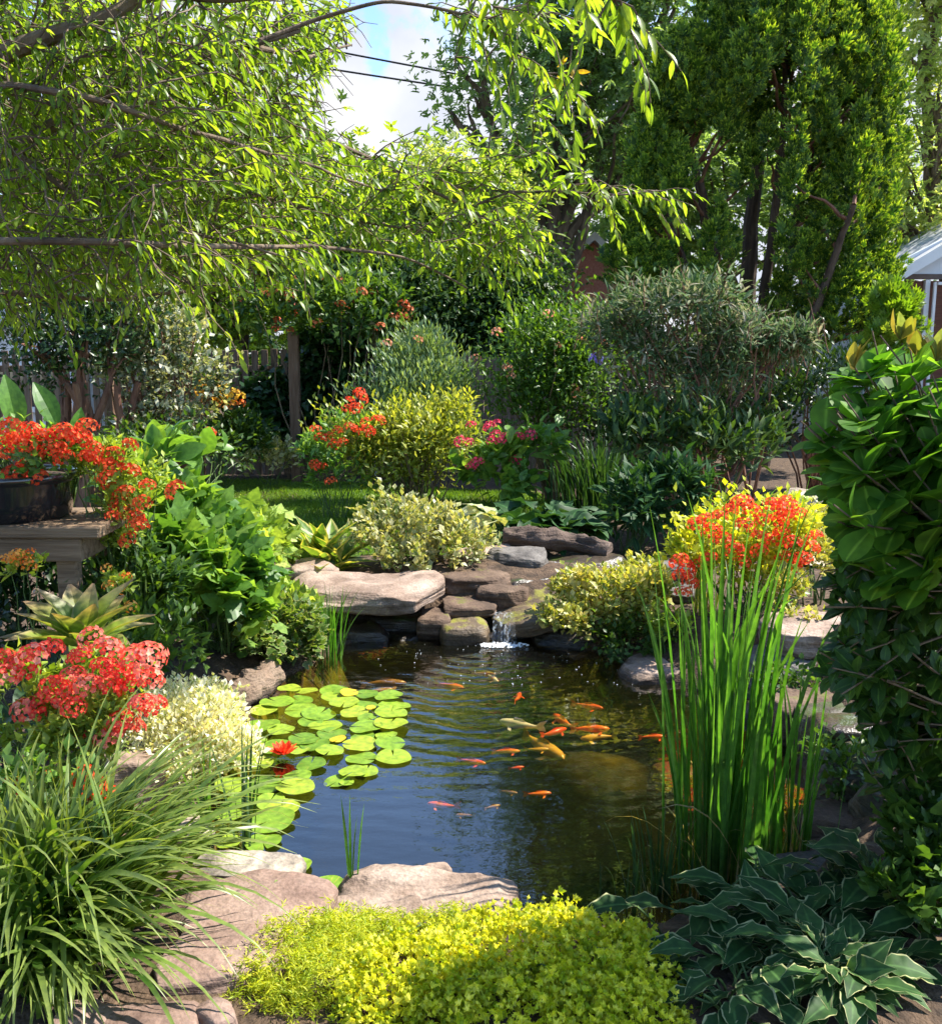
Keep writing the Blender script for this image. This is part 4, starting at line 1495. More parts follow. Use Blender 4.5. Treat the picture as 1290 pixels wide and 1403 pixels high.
b = base_at(1135, 2.42, -.05)
hosta("striped_hosta", "large cream edged hosta in the shade at the lower right corner", b, 230, .1, .175, HOSTA, HOSTAM, (.05, 1.0), wide=.88, spread=.12)
b = base_at(1040, 2.18, -.03)
hosta("striped_hosta", "cream edged hosta leaves against the right side of the golden shrub", b, 30, .1, .15, HOSTA, HOSTAM, (.05, 1.0))
b = base_at(1190, 2.2, 0)
hosta("striped_hosta", "dark cream edged hosta leaves at the very bottom right", b, 84, .09, .14, HOSTA, HOSTAM, (.1, 1.2))
b = base_at(1235, 2.62, 0)
hosta("striped_hosta", "smaller cream edged hosta half hidden under the dark shrub", b, 36, .12, .18, HOSTA, HOSTAM, (.1, 1.2))

# ------------------------------------------------------------------ reeds and sedges in and around the water
def reeds(name, label, b, n, spread, L, w, mat, tilt=.06, bend=(.0, .35), dry=8, kinked=0, cat="reeds"):
    t = thing(name, b, label, cat)
    g = Geo()
    sx, sy = spread if hasattr(spread, '__len__') else (spread, spread)
    bp_ = np.stack([rng.normal(0, sx, n), rng.normal(0, sy, n), np.full(n, -.05)], 1)
    az = np.arctan2(bp_[:, 0], bp_[:, 1]) + rng.normal(0, .7, n)
    blades(g, bp_, az, rng.uniform(L[0], L[1], n), rng.uniform(w[0], w[1], n), np.abs(rng.normal(0, tilt, n)), rng.uniform(bend[0], bend[1], n), 9, 2.2, fold=.35, twist=.5, tipsharp=.9)
    if kinked:
        bk = np.stack([rng.normal(0, sx, kinked), rng.normal(0, sy, kinked), np.full(kinked, -.05)], 1)
        blades(g, bk, rng.uniform(0, 6.28, kinked), rng.uniform(L[0], L[1], kinked) * .95, rng.uniform(w[0], w[1], kinked), np.abs(rng.normal(.05, .05, kinked)), rng.uniform(.9, 2.0, kinked), 12, 5, fold=.3, twist=.4, tipsharp=.95)
    g.build("foliage", mat, t, smooth=True)
    if dry:
        g = Geo()
        bk = np.stack([rng.normal(0, sx * 1.2, dry), rng.normal(0, sy, dry), np.full(dry, -.05)], 1)
        blades(g, bk, rng.uniform(0, 6.28, dry), rng.uniform(L[0] * .3, max(L[0] * .35, L[1] * .42), dry), w[0], rng.uniform(.1, .6, dry), rng.uniform(.3, 2.2, dry), 9, 3, twist=.5)
        g.build("dry_blades", REEDDRY, t)
    return t


q = G(985, 1205, WATER)
reeds("tall_reeds", "tallest clump of sunlit green reeds standing at the right shore", (q[0], q[1], WATER), 66, (.07, .05), (.6, 1.5), (.012, .023), REED, .05, (0, .5), 14, 14)
q = G(955, 1190, WATER)
reeds("tall_reeds", "slanting outer blades left of the tallest reed clump", (q[0], q[1], WATER), 9, (.05, .04), (.7, 1.25), (.012, .018), REED, .11, (0, .25), 2, 0)
q = G(1078, 1170, WATER)
reeds("tall_reeds", "thin shorter reed clump right of the tallest one", (q[0], q[1], WATER), 24, (.055, .05), (.35, .85), (.010, .016), REED, .1, (0, .45), 10, 3)
q = G(903, 1215, WATER)
reeds("sedge_tuft", "short dark sedge tuft left of the foot of the tall reeds", (q[0], q[1], WATER), 30, (.05, .03), (.2, .36), (.006, .01), DAY, .12, (0, .4), 10, 3, "sedge")
q = G(855, 1245, WATER)
reeds("sedge_tuft", "few bent thin stems at the edge of the golden shrub", (q[0], q[1], WATER), 5, (.03, .02), (.18, .3), (.004, .006), DAY, .1, (.1, .6), 5, 3, "sedge")
q = G(447, 905, WATER)
reeds("sedge_tuft", "grassy tuft at the back left shore beside the dark slabs", (q[0], q[1], WATER), 34, (.05, .03), (.25, .52), (.006, .011), REED, .16, (.1, .9), 5, 4, "sedge")
q = G(330, 1160, WATER)
reeds("sedge_tuft", "dark upright sedge among the left lily pads", (q[0], q[1], WATER), 12, (.025, .02), (.36, .56), (.008, .012), DAY, .12, (0, .3), 0, 0, "sedge")
q = G(290, 1150, WATER)
reeds("sedge_tuft", "light green sedge left of the dark upright one by the pads", (q[0], q[1], WATER), 14, (.03, .03), (.3, .5), (.008, .012), REED, .18, (0, .4), 3, 0, "sedge")
q = G(481, 1222, WATER)
reeds("sedge_tuft", "pair of thin blades rising from the water by the front boulder", (q[0], q[1], WATER), 4, (.008, .008), (.32, .41), (.008, .012), REED, .05, (0, .12), 0, 0, "sedge")
b = base_at(985, 5.6)
reeds("sedge_tuft", "pale striped sedge leaning over in front of the right red flowers", b, 26, (.1, .08), (.4, .75), (.014, .022), YSTRAP, .25, (.2, 1.0), 5, 2, "sedge")

# ------------------------------------------------------------------ flower mounds on the left
b = base_at(105, 3.05, -.02)
BL = [bl(b, 125, 975, 3.05, 170, 110, .2), bl(b, 20, 965, 3.0, 150, 120, .2), bl(b, 130, 930, 3.15, 120, 70, .14), bl(b, 110, 1010, 3.0, 190, 100, .2)]
t_ = shrub("red_flower_mound", "mound of coral red clustered flowers left of the lily pads", "flowers", b, BL, LEAF_W, .036, LIME, 2600, 24, zmin=.02, clr=.14)
pp = [(45, 900), (70, 890), (30, 915), (125, 875), (150, 890), (110, 900), (145, 915), (185, 905), (205, 930), (180, 940), (60, 965), (90, 955), (40, 975), (100, 970), (150, 945), (120, 940), (195, 965), (165, 990), (210, 970), (150, 1010), (180, 1000), (130, 1015), (5, 905), (10, 925), (100, 925), (75, 945), (165, 925), (205, 900)]
heads(t_, "crim", CRIM, [W(x, y, 2.86 + .12 * rng.random()) - b for x, y in pp], .045, 30, 1.25, .5)
b = base_at(100, 2.75, -.02)
BL = [bl(b, 60, 1080, 2.75, 220, 90, .12)]
t_ = shrub("red_flower_mound", "low red flowers peeking behind the arching grass", "flowers", b, BL, LEAF_W, .04, FRESH, 500, 10, zmin=.0)
heads(t_, "red", REDF, [W(x, y, 2.7) - b for x, y in ((15, 1075), (40, 1085), (60, 1070), (115, 1065), (128, 1078), (140, 1090), (105, 1082), (155, 1095))], .034, 22, 1.25, .55)
b = base_at(262, 3.55, -.05)
BL = [bl(b, 268, 1010, 3.5, 150, 130, .22), bl(b, 315, 1035, 3.4, 90, 80, .14), bl(b, 235, 1055, 3.35, 110, 90, .14), bl(b, 262, 970, 3.7, 110, 70, .15)]
shrub("white_variegated_mound", "creamy white variegated mound spilling towards the lily pads", "plant", b, BL, LEAF_W, .026, CREAM, 6800, 10, zmin=-.02, up=.7, clr=.12, ncl=260, shell=.75)
# rosette with broad leaves
b = base_at(102, 3.55)
hr = W(102, 895, 3.55)[2] - b[2]
t_ = thing("broad_leaf_rosette", b, "rosette of broad upright olive leaves behind the coral flowers", "plant")
g = Geo()
n = 17
a = np.arange(n) * 2.39996
el = np.linspace(1.42, .5, n)
D = np.stack([np.sin(a) * np.cos(el), np.cos(a) * np.cos(el), np.sin(el)], 1)
inst(g, t_strip([.05, .1, .17, .2, .19, .12, .02], .5, .35, 2), np.zeros((n, 3)) + (0, 0, hr), D, np.stack([-np.sin(a) * .3, -np.cos(a) * .3, np.ones(n)], 1), rng.uniform(.24, .34, n), 1.0)
tube(g, [(0, 0, -.03), (.01, 0, hr * .5), (0, 0, hr + .03)], [.016, .014, .012], 7)
g.build("foliage", leaf_mat("olive_broad_leaf", [(.14, .23, .03), (.2, .3, .04), (.28, .36, .07)], margin=(.32, .33, .12), mstart=.85, tip=(.3, .2, .13), trans=.35, rough=.4), t_)
b = base_at(5, 3.55, .05)
hosta("dark_leaf_clump", "dark bluish strap leaves at the left edge under the bench", b, 16, .2, .3, STRAPLEAF, DAY, (.5, 1.3), wide=1.2, cat="plant")
b = base_at(60, 4.5)
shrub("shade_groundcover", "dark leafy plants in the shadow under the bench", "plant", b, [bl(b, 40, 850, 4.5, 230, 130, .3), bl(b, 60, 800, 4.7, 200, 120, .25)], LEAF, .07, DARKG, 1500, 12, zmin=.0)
b = base_at(205, 4.3)
shrub("shade_plant", "dark green plants between the bench and the tall lobed leaf plant", "plant", b, [bl(b, 190, 810, 4.4, 130, 150, .25), bl(b, 215, 880, 4.1, 150, 90, .25), bl(b, 160, 770, 4.5, 80, 90, .2)], LEAF, .065, MID, 1500, 12, zmin=.0)
# small orange cluster below the bench, and one by the rosette
for px, py, d, lab, k in ((36, 772, 3.75, "small orange and red flower cluster just under the bench edge", 9), (150, 840, 3.9, "small orange flowers beside the broad leaf rosette", 5), (165, 795, 4.0, "few orange red flowers hanging below the bench corner", 4)):
    b = base_at(px, d)
    top = W(px, py, d) - b
    BLs = [(top[0], top[1], top[2] - .03, .07, .06, .06)]
    t_ = shrub("orange_flowers", lab, "flowers", b, BLs, LEAF_W, .04, LIME, 90, 5, zmin=.0, srad=.004)
    heads(t_, "or", ORANGE, [top + rng.normal(0, .036, 3) * (1.1, .6, .8) + (0, -.05, .02) for _ in range(k)], .026, 14, 1.3, .6)

# ------------------------------------------------------------------ the bench with its pot
WOODM = surf_mat("weathered_bench_wood", [(.08, .052, .03), (.19, .125, .075), (.29, .2, .125)], 5, .5, .85, stretch=(.35, 6, 6))
BD = 4.35
c = W(135, 722, BD - .28)
top_z = c[2]
xr = c[0]
b = np.array([xr - .75, BD, gz(xr - .7, BD)])
t_ = thing("wooden_bench", b, "rough plank bench at the left edge holding the black pot", "bench")


def box_geo(g, lo, hi, bev=.008, mi=0, jit=0.0):
    lo, hi = np.asarray(lo, float), np.asarray(hi, float)
    c, h = (lo + hi) / 2, (hi - lo) / 2
    bv = min(bev, h.min() * .4)
    V = []
    for sx in (-1, 1):
        for sy in (-1, 1):
            for sz in (-1, 1):
                s = np.array([sx, sy, sz])
                for ax in range(3):
                    p = h - bv
                    p[ax] = h[ax]
                    V.append(c + s * p + rng.normal(0, jit, 3))
    def id_(sx, sy, sz, ax):
        return (((sx > 0) * 2 + (sy > 0)) * 2 + (sz > 0)) * 3 + ax
    Q, T = [], []
    for ax in range(3):
        o1, o2 = (ax + 1) % 3, (ax + 2) % 3
        for s in (-1, 1):
            f = []
            for a_, b_ in ((-1, -1), (1, -1), (1, 1), (-1, 1)):
                v = [0] * 3
                v[ax], v[o1], v[o2] = s, a_, b_
                f.append(id_(*v, ax))
            Q.append(f if s > 0 else f[::-1])
        for a_ in (-1, 1):
            for b_ in (-1, 1):
                v0, v1 = [0] * 3, [0] * 3
                v0[ax], v0[o1], v0[o2] = -1, a_, b_
                v1[ax], v1[o1], v1[o2] = 1, a_, b_
                f = [id_(*v0, o1), id_(*v1, o1), id_(*v1, o2), id_(*v0, o2)]
                Q.append(f if a_ * b_ > 0 else f[::-1])
    for sx in (-1, 1):
        for sy in (-1, 1):
            for sz in (-1, 1):
                f = [id_(sx, sy, sz, 0), id_(sx, sy, sz, 1), id_(sx, sy, sz, 2)]
                T.append(f if sx * sy * sz > 0 else f[::-1])
    g.add(V, [np.array(Q), np.array(T)], None, mi)


g = Geo()
zt = top_z - b[2]
for k in range(3):
    box_geo(g, (-.85, -.28 + k * .19, zt - .055), (.75 - .006 * (k == 1), -.28 + k * .19 + .182, zt - .004 * (k % 2)), .007, jit=.0012)
g.build("seat", WOODM, t_)
g = Geo()
box_geo(g, (-.84, -.262, zt - .16), (.66, -.225, zt - .057), .006)
box_geo(g, (.62, -.22, zt - .16), (.66, .24, zt - .057), .006)
g.build("apron", WOODM, t_)
for x in (.52, -.72):
    for y in (-.21, .17):
        g = Geo()
        box_geo(g, (x, y, -.03), (x + .09, y + .07, zt - .058), .008)
        g.build("leg", WOODM, t_)
POTM = surf_mat("black_glaze", [(.008, .008, .01), (.02, .02, .022)], 5, .03, .16, spec=.6, coat=.5)
pc = W(18, 720, BD)
pb = np.array([pc[0], BD + .0, top_z + .002])
prad = (W(110, 690, BD) - W(18, 690, BD))[0]
ph = (W(18, 657, BD) - W(18, 718, BD))[2]
t_ = thing("flower_pot", pb, "glossy black round pot full of red flowers on the bench", "pot")
prof = [(0, 0), (.78, 0), (.82, .03), (.9, .4), (.96, .8), (.97, .84), (1.0, .87), (1.0, .98), (.985, 1.0), (.93, 1.0), (.92, .96), (.92, .86), (0, .86)]
g = Geo()
k = 48
a = np.arange(k) * 2 * math.pi / k
V = np.array([(r_ * prad * math.cos(x), r_ * prad * math.sin(x), z_ * ph) for r_, z_ in prof[1:-1] for x in a])
m_ = len(prof) - 2
Fq = np.array([[i * k + j, i * k + (j + 1) % k, (i + 1) * k + (j + 1) % k, (i + 1) * k + j] for i in range(m_ - 1) for j in range(k)])
g.add(V, Fq)
g.add(np.concatenate([[(0, 0, 0)], V[:k]]), np.array([[0, 1 + (j + 1) % k, 1 + j] for j in range(k)]))
g.build("pot_body", POTM, t_, smooth=True)
g = Geo()
g.add(np.concatenate([[(0, 0, ph * .87)], V[-k:]]), np.array([[0, 1 + j, 1 + (j + 1) % k] for j in range(k)]))
g.build("pot_soil", SOIL, t_)
fb = pb + (0, 0, ph * .87)
BL = [bl(fb, 20, 632, BD - .02, 190, 60, .24), bl(fb, 70, 628, BD - .03, 120, 60, .18)]
t_ = shrub("pot_geraniums", "bright red flowers crowding the black pot", "flowers", fb, BL, LEAF_W, .045, FRESH, 900, 20, zmin=.0)
pp = [(15, 585), (40, 590), (60, 600), (25, 605), (85, 590), (80, 605), (95, 600), (110, 598), (118, 585), (112, 605), (5, 625), (20, 620), (35, 612), (55, 610), (68, 622), (75, 612), (45, 600), (20, 650), (52, 656), (35, 640), (88, 628), (122, 625), (12, 600), (0, 612)]
heads(t_, "red", REDF, [W(x, y, BD - .2 + .12 * rng.random()) - fb for x, y in pp], .046, 26, 1.25, .5)
b = base_at(170, 4.45)
BL = [bl(b, 150, 655, 4.4, 90, 90, .16), bl(b, 175, 700, 4.4, 80, 90, .16), bl(b, 130, 630, 4.4, 80, 50, .14), bl(b, 190, 660, 4.5, 70, 60, .14), bl(b, 165, 740, 4.4, 60, 50, .12)]
t_ = shrub("orange_flower_shrub", "lime leaved shrub with orange red flowers right of the black pot", "flowers", b, BL, LEAF, .045, LIME, 1600, 26, zmin=.1)
pp = [(120, 625), (130, 632), (150, 640), (145, 655), (155, 625), (150, 665), (165, 680), (160, 690), (168, 700), (178, 645), (195, 690), (185, 710), (190, 720), (155, 708), (172, 672), (202, 665), (175, 740), (178, 610), (240, 672), (130, 612)]
heads(t_, "ored", REDF, [W(x, y, 4.22 + .1 * rng.random()) - b for x, y in pp], .04, 22, 1.25, .54)

# ------------------------------------------------------------------ left bank, behind the pads
b = base_at(290, 5.1)
BL = [bl(b, 265, 785, 5.0, 170, 140, .35), bl(b, 235, 735, 5.3, 130, 100, .3), bl(b, 250, 840, 4.9, 130, 110, .3), bl(b, 330, 860, 5.0, 120, 120, .25), bl(b, 310, 800, 4.9, 100, 100, .25)]
shrub("maple_leaved_plant", "tall green lobed leaf plant between the bench and the pond", "plant", b, BL, MAPLE, .125, FRESH, 1200, 40, zmin=.02, clr=.22, out=.8, up=.2, utop=.9)
b = base_at(345, 6.1)
BL = [bl(b, 325, 745, 6.0, 160, 80, .35), bl(b, 372, 790, 5.7, 110, 80, .3), bl(b, 290, 725, 6.2, 120, 60, .3), bl(b, 390, 838, 5.5, 80, 60, .2)]
shrub("lime_leaved_plant", "bright lime lobed leaf plant in full sun left of the sandstone ledge", "plant", b, BL, MAPLE, .10, leaf_mat("pale_lime_leaf", [(.22, .34, .06), (.34, .46, .1), (.45, .54, .16)], trans=.45), 1400, 30, zmin=.02, up=.5, clr=.2)
b = base_at(385, 5.25)
BL = [bl(b, 385, 865, 5.2, 110, 100, .25), bl(b, 410, 890, 5.15, 60, 70, .15), bl(b, 345, 880, 5.1, 90, 80, .2)]
shrub("trailing_groundcover", "pale edged trailing leaves hanging over the tan log", "plant", b, BL, IVY, .05, leaf_mat("pale_edged_leaf", [(.08, .15, .03), (.13, .22, .05)], margin=(.4, .42, .2), mstart=.9), 1500, 14, zmin=-.1, up=.1, out=.9)
b = base_at(205, 5.3)
BL = [bl(b, 225, 640, 5.3, 100, 70, .2), bl(b, 200, 690, 5.2, 110, 100, .25), bl(b, 260, 690, 5.3, 70, 60, .2)]
shrub("broad_leaved_weed", "pointed broad green leaves rising behind the orange flowers", "plant", b, BL, BROAD, .15, FRESH, 150, 20, zmin=.2, out=.9, up=.25, ncl=40)
b = base_at(288, 6.2)
t_ = shrub("rose_shoot", "lone thin shoot with a small red bloom above the lawn edge", "plant", b, [bl(b, 285, 625, 6.2, 40, 90, .08)], BROAD, .09, FRESH, 14, 3, zmin=.2, ncl=10)
heads(t_, "red", REDF, [W(288, 592, 6.2) - b, W(283, 600, 6.2) - b], .035, 16, 1.3, .6)
b = base_at(440, 6.6)
t_ = thing("yellow_edged_hosta", b, "upright yellow edged hosta left of the variegated shrub on the ledge", "hosta")
g = Geo()
n = 46
a = rng.uniform(0, 6.28, n)
el = rng.uniform(.55, 1.45, n)
D = np.stack([np.sin(a) * np.cos(el), np.cos(a) * np.cos(el), np.sin(el)], 1)
inst(g, t_strip([.05, .07, .12, .14, .12, .07, .005], .6, .35, 3), rng.normal(0, .05, (n, 3)) * (1.4, 1, 0), D, np.stack([-np.sin(a) * .4, -np.cos(a) * .4, np.ones(n)], 1), rng.uniform(.3, .5, n))
g.build("foliage", YSTRAP, t_, smooth=True)
b = base_at(395, 6.5)
reeds("sedge_tuft", "dark thin stems at the left side of the yellow edged hosta", b, 8, (.05, .04), (.2, .45), (.006, .009), DARKG, .3, (0, .5), 4, 0, "sedge")
b = base_at(575, 6.8)
BL = [bl(b, 560, 725, 6.75, 150, 85, .3), bl(b, 620, 745, 6.7, 120, 60, .25), bl(b, 525, 745, 6.6, 80, 60, .2), bl(b, 560, 765, 6.45, 110, 40, .2)]
shrub("variegated_shrub", "cream variegated low shrub on top of the sandstone ledge", "shrub", b, BL, LEAF_W, .05, VARI, 4200, 20, zmin=.0, up=.6, clr=.16)
b = base_at(815, 5.75)
BL = [bl(b, 830, 825, 5.65, 160, 100, .3), bl(b, 790, 820, 5.75, 80, 80, .25), bl(b, 880, 815, 5.8, 90, 110, .25), bl(b, 800, 850, 5.5, 130, 60, .18)]
shrub("variegated_shrub", "golden variegated shrub hanging over the right side of the waterfall", "shrub", b, BL, LEAF_W, .045, VARIY, 5200, 20, zmin=-.05, up=.5, clr=.15)
b = base_at(860, 5.35)
BL = [bl(b, 840, 880, 5.35, 150, 60, .15), bl(b, 920, 880, 5.3, 80, 50, .15)]
shrub("shade_groundcover", "small leaves in the shade below the golden variegated shrub", "plant", b, BL, LEAF_W, .04, MID, 900, 8, zmin=-.1, up=.2)

# ------------------------------------------------------------------ right bank
b = base_at(1030, 5.6)
BL = [bl(b, 1030, 735, 5.55, 170, 90, .35), bl(b, 1075, 740, 5.5, 90, 110, .25), bl(b, 965, 775, 5.45, 90, 90, .25), bl(b, 1020, 780, 5.5, 150, 90, .25)]
t_ = shrub("red_flower_mound", "mound of orange red flowers behind the tall reeds", "flowers", b, BL, LEAF_W, .05, CHART, 2600, 24, zmin=.05)
pp = [(955, 720), (965, 712), (975, 728), (985, 708), (1000, 700), (1015, 690), (1030, 700), (1045, 712), (1060, 695), (1072, 700), (1066, 715), (1080, 690), (1095, 705), (1070, 730), (1085, 745), (1110, 750), (1100, 765), (1115, 735), (1058, 740), (1040, 735), (990, 740), (1005, 755), (940, 780), (932, 790), (945, 800), (935, 812), (955, 775), (970, 765), (1015, 770), (930, 770), (1095, 775), (1020, 720), (1040, 755), (1075, 765)]
heads(t_, "rred", REDF, [W(x, y, 5.2 + .15 * rng.random()) - b for x, y in pp], .05, 24, 1.3, .52)
b = base_at(1130, 6.0)
BL = [bl(b, 1125, 725, 6.0, 100, 70, .3), bl(b, 1105, 770, 5.6, 100, 80, .25), bl(b, 1085, 850, 5.0, 80, 50, .18), bl(b, 1075, 810, 5.2, 60, 60, .18)]
shrub("pale_variegated_shrub", "pale cream leaved shrub right of the orange red flowers", "shrub", b, BL, LEAF_W, .04, VARIY, 3000, 16, zmin=.0)
b = base_at(910, 5.25)
shrub("shore_plant", "small pale green shore plant left of the reeds", "plant", b, [bl(b, 915, 870, 5.2, 60, 70, .12), bl(b, 905, 850, 5.25, 40, 40, .1)], LEAF, .06, LIME, 180, 8, zmin=.0)

b = base_at(950, 10.6, 0)
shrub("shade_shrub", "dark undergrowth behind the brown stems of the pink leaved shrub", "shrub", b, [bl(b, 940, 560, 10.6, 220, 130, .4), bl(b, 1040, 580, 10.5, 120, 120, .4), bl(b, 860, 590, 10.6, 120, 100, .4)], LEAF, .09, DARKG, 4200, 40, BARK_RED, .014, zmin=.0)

for (px, py, d, lab) in ((1095, 945, 4.5, "small leaved plants in the shade between the right bank stones"), (1165, 1060, 3.5, "low dark leaves around the lichen grey boulder")):
    b = base_at(px, d)
    shrub("shade_groundcover", lab, "plant", b, [bl(b, px, py, d, 130, 60, .25)], LEAF_W, .04, MID, 500, 8, zmin=-.05, up=.3)

b = base_at(940, 8.4)
shrub("shade_fern", "dark narrow leaved plants at the feet of the arching pink leaved shrub", "plant", b, [bl(b, 900, 600, 8.4, 120, 90, .35), bl(b, 980, 610, 8.3, 120, 80, .35), bl(b, 1040, 610, 8.5, 80, 90, .3)], LANCE, .13, leaf_mat("fern_leaf", [(.02, .055, .012), (.04, .09, .02), (.09, .15, .04)], trans=.35, rough=.55), 1500, 20, zmin=.0, up=.8, clr=.3)

# the glossy big leaved shrub at the right and the dark laurel below it
def shoots(t, g, gs, tips, roots, T, size, per, mat_r, smat_r=.005, up=.35):
    for q in tips:
        s0 = roots[np.argmin(np.linalg.norm(roots - q, axis=1) + rng.random(len(roots)) * .2)]
        C = curve(s0, q, -.02, .06, 9)
        tube(gs, C, np.linspace(smat_r, smat_r * .4, 9), 5)
        d = nrm(C[-1] - C[-3])
        k = per
        tpos = rng.uniform(.55, 1.0, k) ** .6
        ii = np.clip((tpos * 8).astype(int), 0, 8)
        a = np.arange(k) * 2.39996 + rng.random() * 6
        X = nrm(np.cross(d, (.2, .1, 1)))
        Y = np.cross(d, X)
        D = nrm(np.cos(a)[:, None] * X + np.sin(a)[:, None] * Y + d * .55 + np.array([0, 0, up]) + rng.normal(0, .2, (k, 3)))
        inst(g, T, C[ii], D, nrm(np.array([0, 0, 1.]) + d * .5 + rng.normal(0, .25, (k, 3))), size * rng.uniform(.55, 1.15, k))


b = np.array([1.55, 2.5, gz(1.55, 2.5)])
t_ = thing("broad_leaved_shrub", b, "tall glossy broad leaved shrub rising along the right edge", "shrub")
g, gs = Geo(), Geo()
tips = []
for (px, py, d, wpx, hpx, ry, k) in ((1140, 560, 2.3, 100, 60, .15, 8), (1215, 560, 2.3, 150, 110, .2, 15), (1270, 520, 2.35, 110, 110, .2, 10), (1200, 640, 2.4, 170, 110, .22, 30), (1300, 610, 2.5, 150, 160, .2, 20), (1280, 640, 2.5, 150, 140, .3, 22), (1215, 470, 2.35, 60, 40, .1, 3), (1165, 505, 2.4, 40, 40, .06, 3), (1120, 590, 2.35, 70, 70, .1, 6), (1400, 590, 2.5, 180, 160, .3, 10), (1215, 730, 2.4, 150, 110, .2, 20), (1420, 660, 2.05, 180, 160, .2, 16)):  # some right-hand clusters, out of frame, added to shade the golden shrub
    for _ in range(k):
        tips.append(W(px + (rng.random() - .5) * wpx, py + (rng.random() - .5) * hpx, d + rng.normal(0, ry * .5)) - b)
tips = np.array(tips)
roots = np.stack([rng.normal(0, .12, 40), rng.normal(0, .12, 40), rng.uniform(.0, 1.1, 40)], 1)
for i in range(6):
    tube(gs, curve((rng.normal(.1, .08), rng.normal(.15, .08), -.05), (rng.normal(.1, .15), rng.normal(.15, .1), 1.2), 0, .08, 10), np.linspace(.012, .006, 10), 6)
shoots(t_, g, gs, tips, roots, OBOVW, .098, 11, GLOSS)
g.build("foliage", GLOSS, t_, smooth=True)
gs.build("stems", BARK, t_)
g = Geo()
for (px, py) in ((1232, 440), (1255, 462), (1170, 480), (1282, 470)):
    q = W(px, py + 25, 2.33) - b
    D = nrm(rng.normal(0, .45, (6, 3)) + (0, 0, 1))
    inst(g, OBOV, np.repeat(q[None], 6, 0), D, rnd_dir(6), rng.uniform(.05, .085, 6), .8)
g.build("young_leaves", leaf_mat("bronze_young_leaf", [(.12, .17, .03), (.22, .16, .04), (.16, .22, .08)], trans=.45, rough=.3), t_)
b = np.array([1.75, 2.75, gz(1.75, 2.75)])
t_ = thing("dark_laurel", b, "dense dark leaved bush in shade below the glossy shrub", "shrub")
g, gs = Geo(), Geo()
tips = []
for (px, py, d, wpx, hpx, ry, k) in ((1205, 800, 2.6, 190, 130, .2, 50), (1215, 900, 2.6, 190, 140, .22, 50), (1235, 990, 2.65, 130, 110, .22, 32), (1290, 1080, 2.65, 90, 120, .25, 26), (1360, 850, 2.75, 160, 420, .3, 60), (1270, 880, 2.9, 180, 300, .25, 46), (1420, 700, 2.9, 200, 300, .3, 40), (1255, 720, 2.4, 130, 200, .1, 44), (1380, 720, 3.7, 150, 260, .35, 70), (1330, 860, 3.5, 90, 160, .25, 36)):  # front and out-of-frame clusters added to shade golden shrub and right bank
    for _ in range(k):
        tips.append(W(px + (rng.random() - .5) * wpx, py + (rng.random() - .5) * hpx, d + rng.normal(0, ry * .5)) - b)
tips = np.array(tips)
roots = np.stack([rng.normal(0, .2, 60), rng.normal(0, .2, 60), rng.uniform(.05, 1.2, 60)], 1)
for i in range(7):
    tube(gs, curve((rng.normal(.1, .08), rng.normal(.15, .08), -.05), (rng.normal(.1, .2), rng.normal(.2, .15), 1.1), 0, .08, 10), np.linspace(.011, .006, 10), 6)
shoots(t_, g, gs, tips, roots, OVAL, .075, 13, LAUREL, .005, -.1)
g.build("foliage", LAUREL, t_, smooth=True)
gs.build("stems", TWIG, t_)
b = np.array([1.35, 2.55, gz(1.35, 2.55)])
BL = [bl(b, 1250, 1160, 2.5, 130, 120, .18), bl(b, 1280, 1240, 2.4, 80, 120, .15), bl(b, 1225, 1230, 2.35, 60, 50, .1)]
shrub("leafy_shrub", "small green leafy sprays above the striped hosta at the right edge", "shrub", b, BL, IVY, .055, MID, 620, 22, zmin=.05, out=.8, up=.1)

# ------------------------------------------------------------------ beyond the pond: beds round the lawn
b = base_at(745, 7.6)
hosta("dark_hosta", "dark green round leaved hosta behind the cascade", b + (.05, -.1, .1), 80, .2, .3, HOSTA_R, HOSTAD, (.15, 1.35), wide=.95, spread=.14)
b = base_at(692, 7.35) + np.array([0, 0, .16])
hosta("pale_hosta", "pale cream hosta leaves left of the dark hosta", b, 12, .2, .28, HOSTA, HOSTAP, (.4, 1.2), (R(200), R(330)))
b = base_at(855, 7.7)
BL = [bl(b, 870, 695, 7.7, 110, 70, .35), bl(b, 915, 680, 7.8, 90, 90, .4)]
shrub("dark_lance_plant", "dark blue green lance leaved clump right of the dark hosta", "plant", b, BL, LANCE, .14, HOSTAD, 1300, 26, zmin=.02, out=.9, up=.35)
b = base_at(825, 9.6)
t_ = thing("strap_leaf_clump", b, "dark upright strap leaf clump with a lone blue flower", "plant")
g = Geo()
n = 240
bp_ = np.stack([rng.normal(0, .22, n), rng.normal(0, .16, n), np.zeros(n)], 1)
blades(g, bp_, np.arctan2(bp_[:, 0], bp_[:, 1]) + rng.normal(0, .6, n), rng.uniform(.6, 1.0, n), rng.uniform(.018, .03, n), np.abs(rng.normal(.15, .12, n)), rng.uniform(.2, 1.5, n), 8, 2)
g.build("foliage", DAY, t_, smooth=True)
g = Geo()
q = W(816, 492, 9.6) - b
tube(g, curve((0, 0, 0), q, 0, .01, 6), .006, 5)
g.build("stems", STEM, t_)
heads(t_, "blue", petal_mat("blue_petals", [(.12, .12, .45), (.2, .2, .55)]), [q], .06, 18, 1.6, .6)
b = base_at(760, 10.6, 0)
BL = [bl(b, 745, 485, 10.6, 140, 120, .5), bl(b, 790, 500, 10.4, 110, 110, .4), bl(b, 735, 545, 10.5, 110, 90, .4), bl(b, 770, 560, 10.3, 150, 80, .4), bl(b, 760, 510, 10.3, 150, 110, .5), bl(b, 800, 470, 10.6, 90, 80, .35)]
